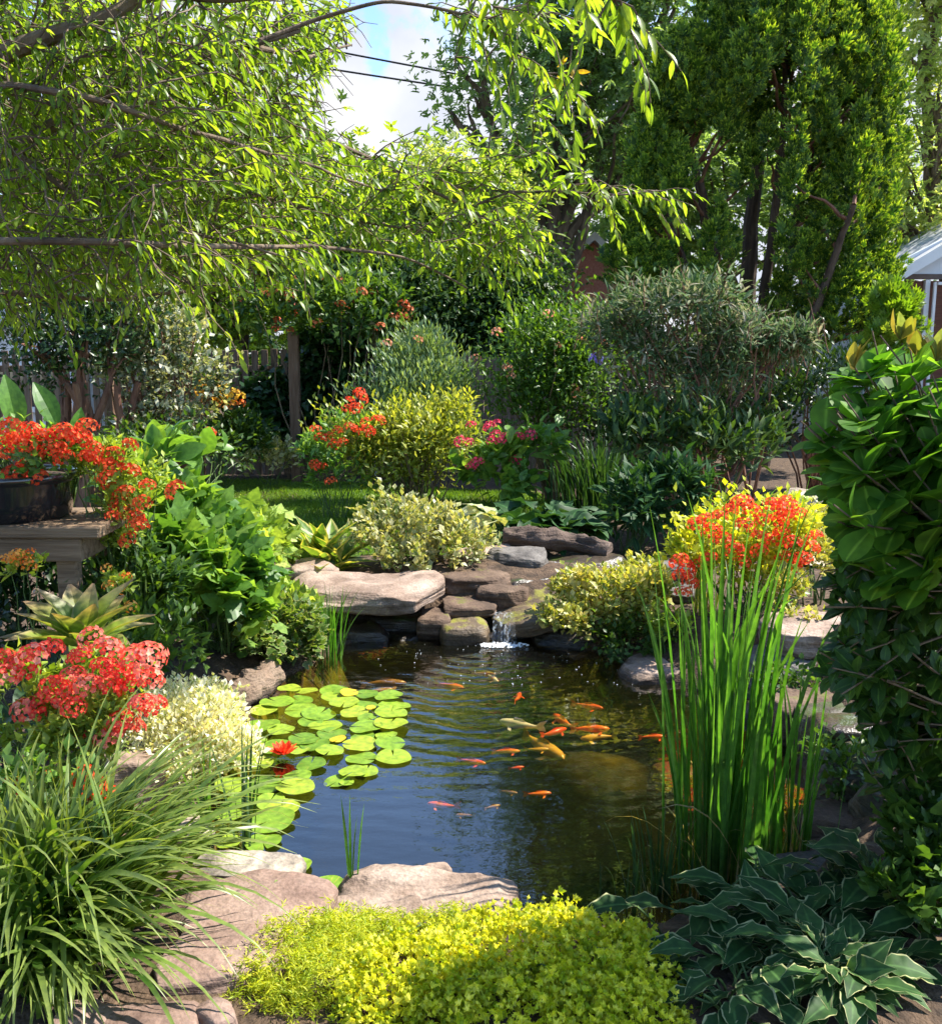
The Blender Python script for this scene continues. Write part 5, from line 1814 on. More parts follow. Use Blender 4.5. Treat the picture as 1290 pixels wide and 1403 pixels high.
t_ = shrub("round_bush", "rounded mid green bush dotted with peach flowers", "shrub", b, BL, LEAF, .07, leaf_mat("bush_leaf", [(.045, .11, .015), (.08, .17, .02), (.12, .22, .03)]), 11000, 40, TWIG, .012, zmin=.15, clr=.34, lump=.5, shell=.3)
heads(t_, "peach", PEACH, [W(x, y, 10.1) - b for x, y in ((695, 505), (700, 515), (680, 455), (795, 465), (785, 533), (790, 540), (752, 430), (825, 470), (765, 475))], .05, 10, 1.4, .7)
b = base_at(565, 10.8, 0)
BL = [bl(b, 560, 505, 10.8, 90, 80, .4), bl(b, 590, 530, 10.7, 110, 70, .4), bl(b, 545, 545, 10.6, 110, 70, .4), bl(b, 580, 480, 10.8, 60, 50, .25)]
t_ = shrub("grey_green_shrub", "grey green feathery shrub with a few pale pink blooms", "shrub", b, BL, LANCE, .075, SAGE, 5200, 60, STEM, .01, zmin=.05, up=1.0, out=.6, rnd=.5, clr=.36, lump=.5, shell=.3)
heads(t_, "peach", PEACH, [W(x, y, 10.5) - b for x, y in ((573, 465), (530, 470), (652, 490))], .05, 10, 1.4, .7)
b = base_at(570, 9.4, 0)
BL = [bl(b, 540, 605, 9.4, 150, 80, .45), bl(b, 605, 605, 9.3, 130, 60, .4), bl(b, 630, 570, 9.4, 50, 50, .25), bl(b, 575, 580, 9.4, 80, 30, .25), bl(b, 490, 610, 9.7, 90, 70, .35), bl(b, 560, 635, 9.5, 150, 60, .4)]
shrub("golden_leaf_shrub", "yellow green spreading shrub at the back of the lawn", "shrub", b, BL, LEAF, .07, leaf_mat("yellow_green_leaf", [(.14, .2, .02), (.26, .31, .04), (.4, .42, .09)]), 7500, 40, TWIG, .009, zmin=.05, up=.5, clr=.36, lump=.5, shell=.3)
b = base_at(455, 9.3, 0)
BL = [bl(b, 460, 610, 9.3, 90, 80, .3), bl(b, 455, 650, 9.2, 80, 50, .25), bl(b, 440, 640, 9.2, 60, 60, .25), bl(b, 500, 600, 9.4, 70, 60, .25)]
t_ = shrub("red_phlox", "red flowered clump left of the yellow green shrub", "flowers", b, BL, LEAF, .09, FRESH, 1000, 16, zmin=.05)
heads(t_, "mred", REDF, [W(x, y, 9.0) - b for x, y in ((432, 588), (440, 600), (452, 598), (462, 590), (470, 605), (458, 610), (478, 585), (487, 590), (500, 578), (515, 575), (522, 576), (505, 590), (495, 545), (480, 550), (475, 560), (487, 560), (430, 635), (440, 640), (453, 660), (433, 640), (508, 595), (492, 538))], .055, 16, 1.3, .6)
b = base_at(690, 8.9, 0)
BL = [bl(b, 690, 635, 8.9, 100, 60, .3), bl(b, 695, 665, 8.8, 110, 50, .3), bl(b, 730, 620, 9.0, 90, 50, .3), bl(b, 660, 640, 8.9, 60, 40, .2)]
t_ = shrub("crimson_flower_clump", "broad leaved clump with crimson flowers above the pale hosta", "flowers", b, BL, BROAD, .13, FRESH, 520, 14, zmin=.05, out=.9, up=.3)
heads(t_, "mag", MAGENTA, [W(x, y, 8.7) - b for x, y in ((630, 605), (645, 582), (642, 606), (670, 585), (680, 580), (678, 595), (685, 605), (692, 600), (673, 605), (712, 598), (728, 596), (650, 635), (645, 640), (707, 632), (655, 632))], .05, 16, 1.3, .6)
b = base_at(295, 11.6, 0)
BL = [bl(b, 295, 545, 11.6, 60, 60, .25), bl(b, 320, 600, 11.5, 100, 80, .3)]
t_ = shrub("yellow_flower_clump", "yellow and orange daisies in front of the picket fence", "flowers", b, BL, LEAF, .1, MID, 800, 20, zmin=.05)
heads(t_, "yel", YELLOW, [W(x, y, 11.3) - b for x, y in ((280, 525), (290, 522), (275, 535), (302, 528), (295, 538), (283, 548), (305, 540), (278, 545), (290, 552), (318, 540), (325, 545))], .075, 14, 1.3, .7)
heads(t_, "rusty", ORANGE, [W(x, y, 11.3) - b for x, y in ((305, 555), (318, 556), (328, 552))], .06, 12, 1.3, .7)
b = base_at(370, 11.8, 0)
shrub("white_leaf_groundcover", "low pale leaved groundcover at the fence foot left of the brown post", "plant", b, [bl(b, 370, 632, 11.8, 90, 40, .3)], LEAF_W, .08, VARI, 500, 6, zmin=.0)
b = base_at(310, 12.0, 0)
g = Geo()
tube(g, [W(290, 602, 11.8), W(305, 615, 11.6), W(325, 632, 11.4), W(345, 643, 11.3)], [.02, .018, .015, .01], 6)
tag(g.build("fallen_branch", DEADSTEM, smooth=True, origin=W(345, 643, 11.3)), "bare dead branch leaning in the bed by the lawn", "branch")
b = base_at(930, 8.8, 0)
BL = [bl(b, 905, 430, 8.9, 150, 90, .5), bl(b, 960, 420, 8.8, 130, 80, .5), bl(b, 1010, 460, 8.7, 110, 60, .4), bl(b, 845, 455, 9.0, 110, 70, .4), bl(b, 1085, 470, 8.7, 70, 40, .3), bl(b, 1055, 475, 8.7, 60, 40, .25), bl(b, 890, 480, 8.9, 120, 70, .4), bl(b, 940, 520, 8.9, 170, 80, .4), bl(b, 1000, 500, 8.8, 120, 70, .35)]
t_ = thing("pink_leaved_shrub", b, "arching shrub with pinkish cream leaves on brown stems", "shrub")
g, gs = Geo(), Geo()
for x in BL:
    cc = foliage(g, x[:3], x[3:6], 900, LANCE, .1, 44, .2, .25, .9, .9, .3, None, sw=.75)
    for q in cc[:3]:
        s0 = np.array([rng.normal(.25, .3), rng.normal(0, .2), -.02])
        tube(gs, curve(s0, q, .1, .1, 9), np.linspace(.02 * rng.uniform(.5, 1.3), .004, 9), 6)
    for q in cc[5:26]:
        q0 = q + rng.normal(0, .1, 3)
        tube(gs, curve(q0 - (0, 0, .2), q + nrm(q - np.array(x[:3])) * .16 + (0, 0, .12), .04, .08, 6), np.linspace(.005, .002, 6), 4)
g.build("foliage", PINKLEAF, t_)
gs.build("stems", BARK_RED, t_)
b = base_at(960, 7.6)
reeds("sedge_tuft", "green and straw blades under the arching pink leaved shrub", b + (.25, 0, 0), 60, (.25, .15), (.35, .75), (.012, .02), REED, .25, (.1, 1.0), 30, 6, "sedge")
b = base_at(1080, 7.9)
reeds("dry_grass", "dry straw coloured grass left of the pale path stone", b, 50, (.3, .2), (.3, .6), (.008, .012), REEDDRY, .4, (.3, 1.3), 10, 0, "grass")
b = base_at(70, 5.6)
t_ = thing("canna", b, "tall plant with big upright paddle leaves behind the pot", "plant")
g = Geo()
for px, py, L_, tx in ((78, 555, .28, -.3), (24, 560, .32, -.05), (100, 575, .2, .35), (165, 625, .2, .4)):
    q = W(px, py + 30, 5.5) - b
    inst(g, t_strip([.05, .16, .22, .22, .15, .02], .5, .2, 2), q[None], np.array([[tx, -.1, .9]]), np.array([[.6, -.8, .3]]), L_)
    tube(g, curve((rng.normal(0, .1), 0, 0), q, 0, .02, 5), .008, 5)
g.build("foliage", FRESH, t_)

# ------------------------------------------------------------------ the fence, houses and lines behind
FENCEM = surf_mat("fence_wood", [(.07, .045, .03), (.15, .1, .07), (.22, .16, .12)], 4, .4, .9, stretch=(8, 8, .7))
POSTM = surf_mat("brown_post_wood", [(.09, .05, .03), (.16, .095, .06), (.2, .13, .09)], 4, .4, .85, stretch=(8, 8, .7))


def fence(label, x0, x1, y, h, gap, w=.09, posts=(), pm=FENCEM):
    t = thing("picket_fence", ((x0 + x1) / 2, y, 0), label, "fence")
    xc = (x0 + x1) / 2
    g = Geo()
    x = x0
    while x < x1 - .01:
        hh = h + rng.normal(0, .015)
        a = rng.normal(0, .004)
        box_geo(g, (x - xc + a, -.012, .02), (x - xc + w + a, .012, hh), .004)
        top = g.v[-1]
        x += w + gap
    g.build("pickets", pm, t)
    for z in (.35, h - .3):
        g = Geo()
        box_geo(g, (x0 - xc, .013, z), (x1 - xc, .05, z + .085), .004)
        g.build("rail", pm, t)
    for p in posts:
        g = Geo()
        box_geo(g, (p - xc - .05, .052, -.05), (p - xc + .05, .15, h + .05), .006)
        g.build("post", pm, t)
    return t


FY = 13.0
fx = lambda px, d=FY: W(px, 500, d)[0]
fence("weathered brown picket fence with gaps left of the brown post", fx(-120), fx(405), FY, 1.72, .045, posts=(fx(150), fx(268)))
fence("dark board fence behind the vine and the grey green shrub", fx(408), fx(960), FY + .12, 1.62, .006, .12, posts=(fx(515), fx(640), fx(760)))
g = Geo()
q = W(407, 640, 12.3)
hz = W(407, 455, 12.3)[2]
box_geo(g, (-.065, -.065, -.1), (.065, .065, hz), .01)
o = g.build("wooden_post", POSTM)
o.location = (q[0], 12.3, 0)
tag(o, "tall brown square post at the edge of the lawn carrying the vine", "post")
g = Geo()
q2 = W(150, 540, 11.9)
box_geo(g, (-.06, -.06, -.1), (.06, .06, 1.5), .01)
o = g.build("wooden_post", POSTM)
o.location = (q2[0], 11.9, 0)
tag(o, "shorter brown post beside the dark trunks at the left", "post")

IVYM = leaf_mat("ivy_leaf", [(.012, .04, .01), (.02, .06, .015), (.035, .085, .02)], trans=.2, rough=.35)
b = np.array([fx(410, 12.6), 12.6, 0])
BL = [bl(b, 372, 575, 12.7, 80, 140, .25), bl(b, 450, 560, 12.75, 110, 170, .22), bl(b, 500, 540, 12.8, 60, 150, .2), bl(b, 450, 480, 12.7, 110, 60, .3), bl(b, 525, 500, 12.6, 60, 90, .2), bl(b, 345, 610, 12.6, 60, 70, .2)]
shrub("climbing_ivy", "dark ivy covering the fence behind the brown post", "climber", b, BL, IVY, .11, IVYM, 6500, 16, TWIG, .012, zmin=.0, out=.6, up=-.5, shell=.4)
b = np.array([fx(440, 12.2), 12.2, 0])
BL = [bl(b, 440, 410, 12.2, 170, 70, .6), bl(b, 520, 430, 12.3, 90, 60, .5), bl(b, 370, 420, 12.2, 80, 50, .5), bl(b, 470, 445, 12.2, 200, 40, .5)]
t_ = shrub("trumpet_vine", "vine with dull orange flowers bunched on top of the brown post", "climber", b, BL, LEAF, .11, MID, 4200, 14, TWIG, .012, zmin=.2)
heads(t_, "rusty2", petal_mat("rust_petals", [(.5, .1, .04), (.6, .2, .08)]), [p for p in surf_pts(BL, 34, -.4, .95)], .06, 12, 1.3, .7)
g = Geo()
q = W(512, 442, 12.45)
k = 20
th = np.linspace(0, math.pi, 13)
V = np.array([(math.sin(a_) * math.cos(x) * .085, math.sin(a_) * math.sin(x) * .085, math.cos(a_) * .085) for a_ in th for x in np.arange(k) * 2 * math.pi / k])
g.add(V, np.array([[i * k + j, (i + 1) * k + j, (i + 1) * k + (j + 1) % k, i * k + (j + 1) % k] for i in range(12) for j in range(k)]))
box_geo(g, (-.02, -.02, -q[2]), (.02, .02, -.08), .004)
o = g.build("globe_lamp", surf_mat("white_globe", [(.7, .7, .68), (.78, .78, .76)], 4, 0, .4), smooth=True)
o.location = q
tag(o, "small white round globe half hidden among the dark vine leaves", "lamp")

SIDING = surf_mat("pale_siding", [(.6, .64, .68), (.7, .73, .76)], 3, .05, .6)
TRIM = surf_mat("white_trim", [(.72, .72, .7), (.8, .8, .78)], 3, .03, .45)
ROOFM = surf_mat("grey_shingles", [(.4, .4, .41), (.52, .52, .53)], 12, .6, .9)
BLIND = surf_mat("red_brown_blind", [(.09, .035, .02), (.17, .065, .035)], 3, .1, .7, stretch=(1, 1, 12))
m, t, nn, ln = mat_new("window_glass")
p = nn("ShaderNodeBsdfPrincipled")
p.inputs['Base Color'].default_value = (.03, .035, .04, 1)
p.inputs['Roughness'].default_value = .05
p.inputs['Specular IOR Level'].default_value = .8
o = nn("ShaderNodeOutputMaterial")
ln(p.outputs[0], o.inputs['Surface'])
GLASS = m

# sunroom at the right: gable end towards the viewer
HD = 16.5
e0 = W(1216, 375, HD)
e1 = W(1290, 331, HD)
slope = (e1[2] - e0[2]) / (e1[0] - e0[0])
x0, ze = e0[0], e0[2]
hw = 2.6
t_ = thing("sunroom", (x0 + hw, HD, 0), "white framed sunroom with pale gable and red brown blinds at the right edge", "building")
g = Geo()
w0 = -hw + .1
zc = W(1250, 377, HD)[2]
zg = ze + slope * .35
apex = ze + slope * hw
V = [(w0, 0, zc), (hw - .35, 0, zc), (hw - .35, 0, zg - .05), (0, 0, apex - .1), (w0, 0, zg - .05)]
V2 = [(x, .12, z) for x, y, z in V]
n5 = 5
g.add(V + V2, [np.array([[i, n5 + i, n5 + (i + 1) % n5, (i + 1) % n5] for i in range(n5)]), np.array([[0, 1, 2, 3, 4]]), np.array([[9, 8, 7, 6, 5]])])
g.build("gable", SIDING, t_)
g = Geo()
box_geo(g, (w0, .0, -.05), (hw - .35, .12, .9), .01)
box_geo(g, (w0, .14, -.05), (w0 + .1, 5, zg - .1), .01)
g.build("wall", SIDING, t_)
for s in (-1, 1):
    g = Geo()
    th_ = .14
    P0 = np.array([s * (-hw), -.35, ze]) if s > 0 else np.array([hw, -.35, ze])
    xs = (-hw, .0) if s > 0 else (0.0, hw)
    za = (ze, apex) if s > 0 else (apex, ze)
    V = [(xs[0], -.32, za[0]), (xs[1], -.32, za[1]), (xs[1], 5.2, za[1]), (xs[0], 5.2, za[0])]
    V2 = [(x, y, z - th_) for x, y, z in V]
    g.add(V + V2, [np.array([[0, 1, 2, 3], [7, 6, 5, 4], [0, 4, 5, 1], [1, 5, 6, 2], [2, 6, 7, 3], [3, 7, 4, 0]])])
    rf = g.build("roof", ROOFM, t_)
    g = Geo()
    V = [(xs[0] - .002, -.36, za[0] + .012), (xs[1], -.36, za[1] + .012), (xs[1], -.322, za[1] + .012), (xs[0] - .002, -.322, za[0] + .012)]
    V2 = [(x, y, z - .2) for x, y, z in V]
    g.add(V + V2, [np.array([[0, 1, 2, 3], [7, 6, 5, 4], [0, 4, 5, 1], [1, 5, 6, 2], [2, 6, 7, 3], [3, 7, 4, 0]])])
    g.build("rake_board", TRIM, rf)
g = Geo()
box_geo(g, (w0 - .06, -.03, zc - .07), (hw - .3, -.002, zc + .02), .005)
g.build("header", surf_mat("dark_header", [(.1, .07, .06), (.15, .11, .09)], 4, .1, .7), t_)
xw = [w0, w0 + .12, w0 + .95, w0 + 1.1]
for i, xa in enumerate((0.0, .54, 1.08, 1.62, 2.16, 2.7, 3.24, 3.78)):
    a_ = w0 + xa
    if a_ + .6 > hw:
        break
    g = Geo()
    box_geo(g, (a_ + .09, .05, .92), (a_ + .535, .09, zc - .09), .004)
    wn = g.build("window", BLIND if i < 2 else GLASS, t_)
    g = Geo()
    box_geo(g, (a_, -.02, .9), (a_ + .085, .13, zc - .072), .008)
    box_geo(g, (a_ + .087, -.01, .9), (a_ + .53, .1, .98), .006)
    g.build("frame", TRIM, wn)
    if i == 1:                                                # the open casement
        g = Geo()
        for (u0, u1, z0, z1) in ((0, .05, .95, zc - .12), (.34, .39, .95, zc - .12), (.052, .338, .95, 1.0), (.052, .338, zc - .17, zc - .12)):
            box_geo(g, (a_ + .1 + u0, -.12 - u0 * .6, z0), (a_ + .1 + u1, -.08 - u0 * .6, z1), .005)
        g.build("casement", TRIM, wn)

BRICK = surf_mat("brick_wall", [(.26, .09, .06), (.38, .15, .1), (.44, .21, .15)], 22, .4, .9)


def house(label, px0, px1, py_eave, py_ridge, d, wall, name="brick_house", depth=7, gable=True, roofm=ROOFM):
    a_, c_ = W(px0, py_eave, d), W(px1, py_eave, d)
    zr = W(px0, py_ridge, d)[2]
    wv = (c_[0] - a_[0]) / 2
    ze = a_[2]
    t = thing(name, ((a_[0] + c_[0]) / 2, d, 0), label, "house")
    g = Geo()
    V = [(-wv, 0, 0), (wv, 0, 0), (wv, 0, ze), (0, 0, zr), (-wv, 0, ze)]
    V2 = [(x, depth, z) for x, y, z in V]
    g.add(V + V2, [np.array([[i, 5 + i, 5 + (i + 1) % 5, (i + 1) % 5] for i in (0, 1, 4)]), np.array([[0, 1, 2, 3, 4], [9, 8, 7, 6, 5]])])
    g.build("wall", wall, t)
    sl = (zr - ze) / wv
    g = Geo()
    for s in (-1, 1):
        V = [(s * (wv + .3), -.3, ze - .3 * sl + .02), (0, -.3, zr + .02), (0, depth + .3, zr + .02), (s * (wv + .3), depth + .3, ze - .3 * sl + .02)]
        V2 = [(x, y, z + .18) for x, y, z in V]
        f = np.array([[3, 2, 1, 0], [4, 5, 6, 7], [0, 1, 5, 4], [1, 2, 6, 5], [2, 3, 7, 6], [3, 0, 4, 7]])
        g.add(V + V2, f if s < 0 else f[:, ::-1])
    g.build("roof", roofm, t)
    g = Geo()
    box_geo(g, (-.5, -.06, ze * .45), (.5, -.004, ze * .8), .01)
    wn = g.build("window", GLASS, t)
    g = Geo()
    box_geo(g, (-.58, -.09, ze * .45 - .1), (.58, -.005, ze * .45 - .005), .01)
    g.build("sill", TRIM, wn)
    return t


house("red brick house with a pale roof seen between the trees", 756, 866, 382, 332, 22, BRICK, roofm=surf_mat("pale_roof", [(.4, .37, .34), (.5, .47, .44)], 10, .4, .9))
house("white outbuilding glimpsed over the fence behind the grey green shrub", 560, 655, 452, 430, 19, surf_mat("white_wall", [(.66, .67, .68), (.76, .77, .78)], 2, .1, .7), "outbuilding", 3)
house("white shed glimpsed at the far left behind the trees", -20, 95, 470, 430, 15.5, surf_mat("white_wall", [(.7, .7, .7), (.78, .78, .78)], 2, .1, .7), "garden_shed", 3)

LINEM = surf_mat("black_cable", [(.01, .01, .01), (.02, .02, .02)], 5, 0, .5)
for (p0, p1, lab) in (((480, 74), (640, 104), "upper black overhead cable crossing the cloud"), ((495, 101), (642, 123), "lower black overhead cable crossing the cloud")):
    a_, c_ = W(*p0, 24), W(*p1, 24)
    dv = (c_ - a_) / (c_[0] - a_[0])
    t = np.linspace(-1, 1, 30)
    P = a_ + dv * (t[:, None] * 14 + 1.5)
    P[:, 2] += .25 * t ** 2
    g = Geo()
    tube(g, P, .022, 6)
    tag(g.build("power_line", LINEM, smooth=True, origin=P[0]), lab, "cable")

# ------------------------------------------------------------------ trees
def tree(name, label, b, trunk_h, trunk_r, ells, n, T, size, mat, ncl, clr, bark=BARK, up=.2, out=.5, rnd=.8, shell=.25, group=None, cat="tree", lean=(0, 0), sw=None, axis=None, lump=.3, flat=1.0, fork=None):
    b = np.asarray(b, float)
    t = thing(name, b, label, cat, group)
    g = Geo()
    vol = np.array([e[3] * e[5] for e in ells])
    vol = vol / vol.sum()
    tops = []
    for e, v in zip(ells, vol):
        cc = foliage(g, e[:3], e[3:6], int(n * v), T, size, max(5, int(ncl * v)), clr / np.mean(e[3:6]), up, out, rnd, shell, None, sw=sw, axis=axis, lump=lump, utop=0)
        tops.append(cc)
    g.build("crown", mat, t)
    g = Geo()
    top = np.array([lean[0], lean[1], trunk_h])
    C = curve((0, 0, -.1), top, 0, .03, 12)
    tube(g, C, np.linspace(trunk_r * 1.15, trunk_r * .7, 12), 10)
    for e, cc in zip(ells, tops):
        e = np.asarray(e)
        hub = e[:3] - np.array([0, 0, e[5] * .35])
        s0 = C[rng.integers(7, 12)]
        B = curve(s0, hub, .0, .08, 9)
        tube(g, B, np.linspace(trunk_r * .55, trunk_r * .25, 9), 7)
        for q in cc[rng.integers(0, len(cc), min(len(cc), 9))]:
            tube(g, curve(B[rng.integers(4, 9)], q, .05, .1, 7), np.linspace(trunk_r * .2, trunk_r * .05, 7), 5)
    g.build("trunk", bark, t)
    return t


def el(b, px, py, d, wpx, hpx, ry):
    return bl(np.asarray(b, float), px, py, d, wpx, hpx, ry)


ASHL = leaf_mat("blue_green_tree_leaf", [(.11, .19, .1), (.16, .26, .13), (.24, .35, .15)], trans=.6)  # haze on the far trees put into a lighter leaf colour
LOCL = leaf_mat("pale_tree_leaf", [(.2, .29, .1), (.29, .38, .16), (.42, .48, .25)], trans=.6)
FEAL = leaf_mat("feathery_tree_leaf", [(.17, .26, .06), (.26, .35, .1), (.38, .44, .18)], trans=.5)
OAKL = leaf_mat("deep_tree_leaf", [(.025, .065, .015), (.045, .1, .022), (.08, .15, .03)], trans=.4)
SUNL = leaf_mat("sunny_tree_leaf", [(.1, .19, .025), (.16, .27, .035), (.28, .37, .05)], trans=.52)

TW = t_multi(t_quad(.42, .05, .1), [(0, 0, 0, 0, .6, 0), (0, .1, 0, .9, .5, .2), (0, .1, 0, -.9, .5, -.2), (0, .35, .02, .7, .45, -.2), (0, .35, .02, -.7, .45, .2)])
bt = (W(760, 500, 21)[0], 21.0, 0)
E = [el(bt, 760, 60, 21, 210, 190, 2.0), el(bt, 830, 40, 21, 240, 240, 2.2), el(bt, 660, 85, 20.5, 90, 70, 1.2), el(bt, 760, 190, 20.5, 220, 140, 2), el(bt, 870, 180, 21, 200, 160, 2), el(bt, 800, -120, 21, 330, 250, 2.5), el(bt, 780, -330, 21.5, 260, 260, 2.2), el(bt, 620, 150, 20.5, 70, 40, .8), el(bt, 705, 250, 20.5, 110, 60, 1), el(bt, 930, -100, 21.5, 300, 300, 2.2)]
tree("shade_tree", "tall blue green tree rising behind the garden right of the cloud", bt, 4.5, .26, E, 15000, TW, .27, ASHL, 300, .38)
bt = (W(1290, 500, 19)[0], 19.0, 0)
E = [el(bt, 1265, 60, 19, 150, 200, 1.6), el(bt, 1270, 200, 19, 150, 160, 1.6), el(bt, 1235, 290, 19, 90, 120, 1.2), el(bt, 1300, 300, 18.5, 140, 140, 1.4), el(bt, 1330, -60, 19, 260, 240, 2), el(bt, 1290, -220, 19, 300, 260, 2)]
tree("shade_tree", "light leaved loose tree behind the sunroom at the right edge", bt, 4.0, .2, E, 5600, TW, .26, LOCL, 190, .32)
bt = (W(610, 500, 16.5)[0], 16.5, 0)
E = [el(bt, 600, 255, 16.5, 110, 60, .9), el(bt, 640, 280, 16.5, 110, 80, .9), el(bt, 560, 285, 16.5, 130, 80, .9), el(bt, 690, 300, 16.5, 70, 60, .8), el(bt, 600, 320, 16.5, 200, 90, 1)]
tree("feathery_tree", "pale feathery tree below the cloud in the middle distance", bt, 2.2, .1, E, 5500, TW, .2, FEAL, 130, .3, up=.5)
bt = (W(690, 500, 15.0)[0], 15.0, 0)
E = [el(bt, 700, 400, 15, 150, 90, .8), el(bt, 640, 415, 15, 100, 80, .8), el(bt, 700, 395, 15.2, 50, 60, .6), el(bt, 700, 350, 15.4, 90, 50, .7), el(bt, 660, 450, 14.8, 90, 60, .6)]
tree("hedge_tree", "dark leafy tree just over the fence in front of the brick house", bt, 1.6, .1, E, 20000, QUAD_W, .085, OAKL, 190, .25)
bt = (W(560, 500, 14.6)[0], 14.6, 0)
E = [el(bt, 540, 390, 14.6, 160, 80, .9), el(bt, 470, 370, 14.8, 140, 90, .9), el(bt, 590, 420, 14.5, 90, 60, .6)]
tree("hedge_tree", "deep green tree over the fence behind the vine covered post", bt, 1.7, .1, E, 17000, QUAD_W, .085, OAKL, 150, .28)
bt = (W(330, 500, 18)[0], 18.0, 0)
E = [el(bt, 330, 300, 18, 340, 260, 2), el(bt, 180, 260, 18, 300, 300, 2), el(bt, 430, 330, 18, 200, 160, 1.5), el(bt, 60, 280, 18, 280, 320, 2), el(bt, 300, 410, 17.5, 360, 90, 1.5)]
tree("garden_tree", "sunny green tree filling the gap behind the overhanging boughs", bt, 2.6, .2, E, 12000, TW, .3, SUNL, 200, .5)
bt = (W(1000, 500, 24)[0], 24.0, 0)
E = [el(bt, 1000, 250, 24, 420, 300, 2.5), el(bt, 1160, 280, 24, 240, 260, 2), el(bt, 880, 300, 24, 200, 240, 2)]
tree("garden_tree", "leafy tree seen through the gaps of the big conifer", bt, 3, .25, E, 7000, TW, .36, ASHL, 130, .7)
# left back: dark trunks with a bush, and a silvery shrub
b = np.array([W(115, 500, 10.2)[0], 10.2, 0])
E = [el(b, 110, 450, 10.2, 170, 110, .6), el(b, 60, 470, 10.2, 120, 90, .6), el(b, 170, 430, 10.4, 120, 80, .6), el(b, 90, 400, 10.4, 220, 90, .7)]
t_ = tree("dark_shrub_tree", "multi stemmed dark shrub with bare brown trunks at the left", b, 1.0, .09, E, 4500, LEAF, .09, DARKG, 120, .2, BARK_RED)
g = Geo()
for k in range(9):
    x = rng.normal(0, .2)
    tube(g, curve((x, rng.normal(0, .15), -.05), (x * 2.2 + rng.normal(0, .1), rng.normal(0, .2), 1.35), 0, .06, 9), np.linspace(.06, .035, 9), 7)
g.build("stems", BARK_RED, t_)
b = np.array([W(225, 500, 10.8)[0], 10.8, 0])
SILV = leaf_mat("silver_edged_leaf", [(.06, .1, .04), (.2, .24, .14), (.5, .5, .4)], trans=.3, margin=(.55, .54, .42), mstart=.8)
BL = [bl(b, 215, 470, 10.8, 130, 90, .5), bl(b, 250, 520, 10.7, 100, 90, .45), bl(b, 180, 520, 10.8, 90, 110, .45), bl(b, 220, 580, 10.7, 130, 90, .5), bl(b, 205, 425, 10.9, 90, 50, .4)]
shrub("silver_shrub", "tall shrub with silvery cream leaves left of the picket fence", "shrub", b, BL, LEAF_W, .075, SILV, 5200, 50, BARK_RED, .018, zmin=.05)
b = base_at(240, 10.0, 0)
shrub("shade_groundcover", "dark low plants in the bed under the silvery shrub", "plant", b, [bl(b, 240, 620, 10.2, 220, 60, .5), bl(b, 330, 610, 11.4, 120, 60, .4)], LEAF, .09, MID, 1600, 10, zmin=.0)
far_g = Geo()
n = 26000
xx = rng.uniform(-60, 60, n)
zz = rng.random(n) ** 1.2 * (3.2 + 1.6 * vnoise(np.stack([xx * .16, xx * 0, xx * 0], 1), 4))
inst(far_g, QUAD_W, np.stack([xx, 40 + rng.normal(0, 1.6, n), zz], 1), nrm(rnd_dir(n) + (0, 0, .3)), rnd_dir(n), rng.uniform(.4, .75, n))
tag(far_g.build("far_trees", OAKL), "far mass of neighbourhood trees along the horizon", "trees", kind="stuff")

# ---- the big conifer
THUJ = leaf_mat("conifer_spray", [(.022, .068, .01), (.045, .115, .014), (.085, .185, .022)], trans=.38, rough=.5, tip=(.42, .58, .05))  # sunlit ends and dim interior put into the tip and base colours
TD = 14.2
b = np.array([W(1035, 600, TD)[0], TD, 0])
t_ = thing("conifer", b, "huge bright green upright conifer with dark bare inner stems", "tree")
g, gs = Geo(), Geo()
trunks = []
for (p0, p1, r0) in (((1020, 610), (1042, 60), .17), ((1030, 620), (960, 250), .12), ((1035, 610), (1110, 210), .13), ((1010, 620), (900, 260), .11), ((1045, 600), (1170, 280), .11), ((1030, 600), (1080, 60), .1), ((1005, 610), (930, 120), .11)):
    a_, c_ = W(p0[0], p0[1], TD) - b, W(p1[0], p1[1], TD + rng.normal(0, .5)) - b
    a_[2] = -.05
    C = curve(a_, c_, 0, .05, 22)
    C[:, 0] = a_[0] + (c_[0] - a_[0]) * np.linspace(0, 1, 22) ** 1.25 + rng.normal(0, .01, 22)
    tube(gs, C, np.linspace(r0, r0 * .35, 22), 9)
    trunks.append(C)
gs.build("trunk", surf_mat("conifer_bark", [(.03, .02, .014), (.075, .05, .035), (.12, .085, .06)], 12, .7, .9, stretch=(1, 1, .2)), t_)
TR = np.concatenate(trunks)
plumes = []                                                    # (px, py_top, py_bottom, half width px, depth offset)
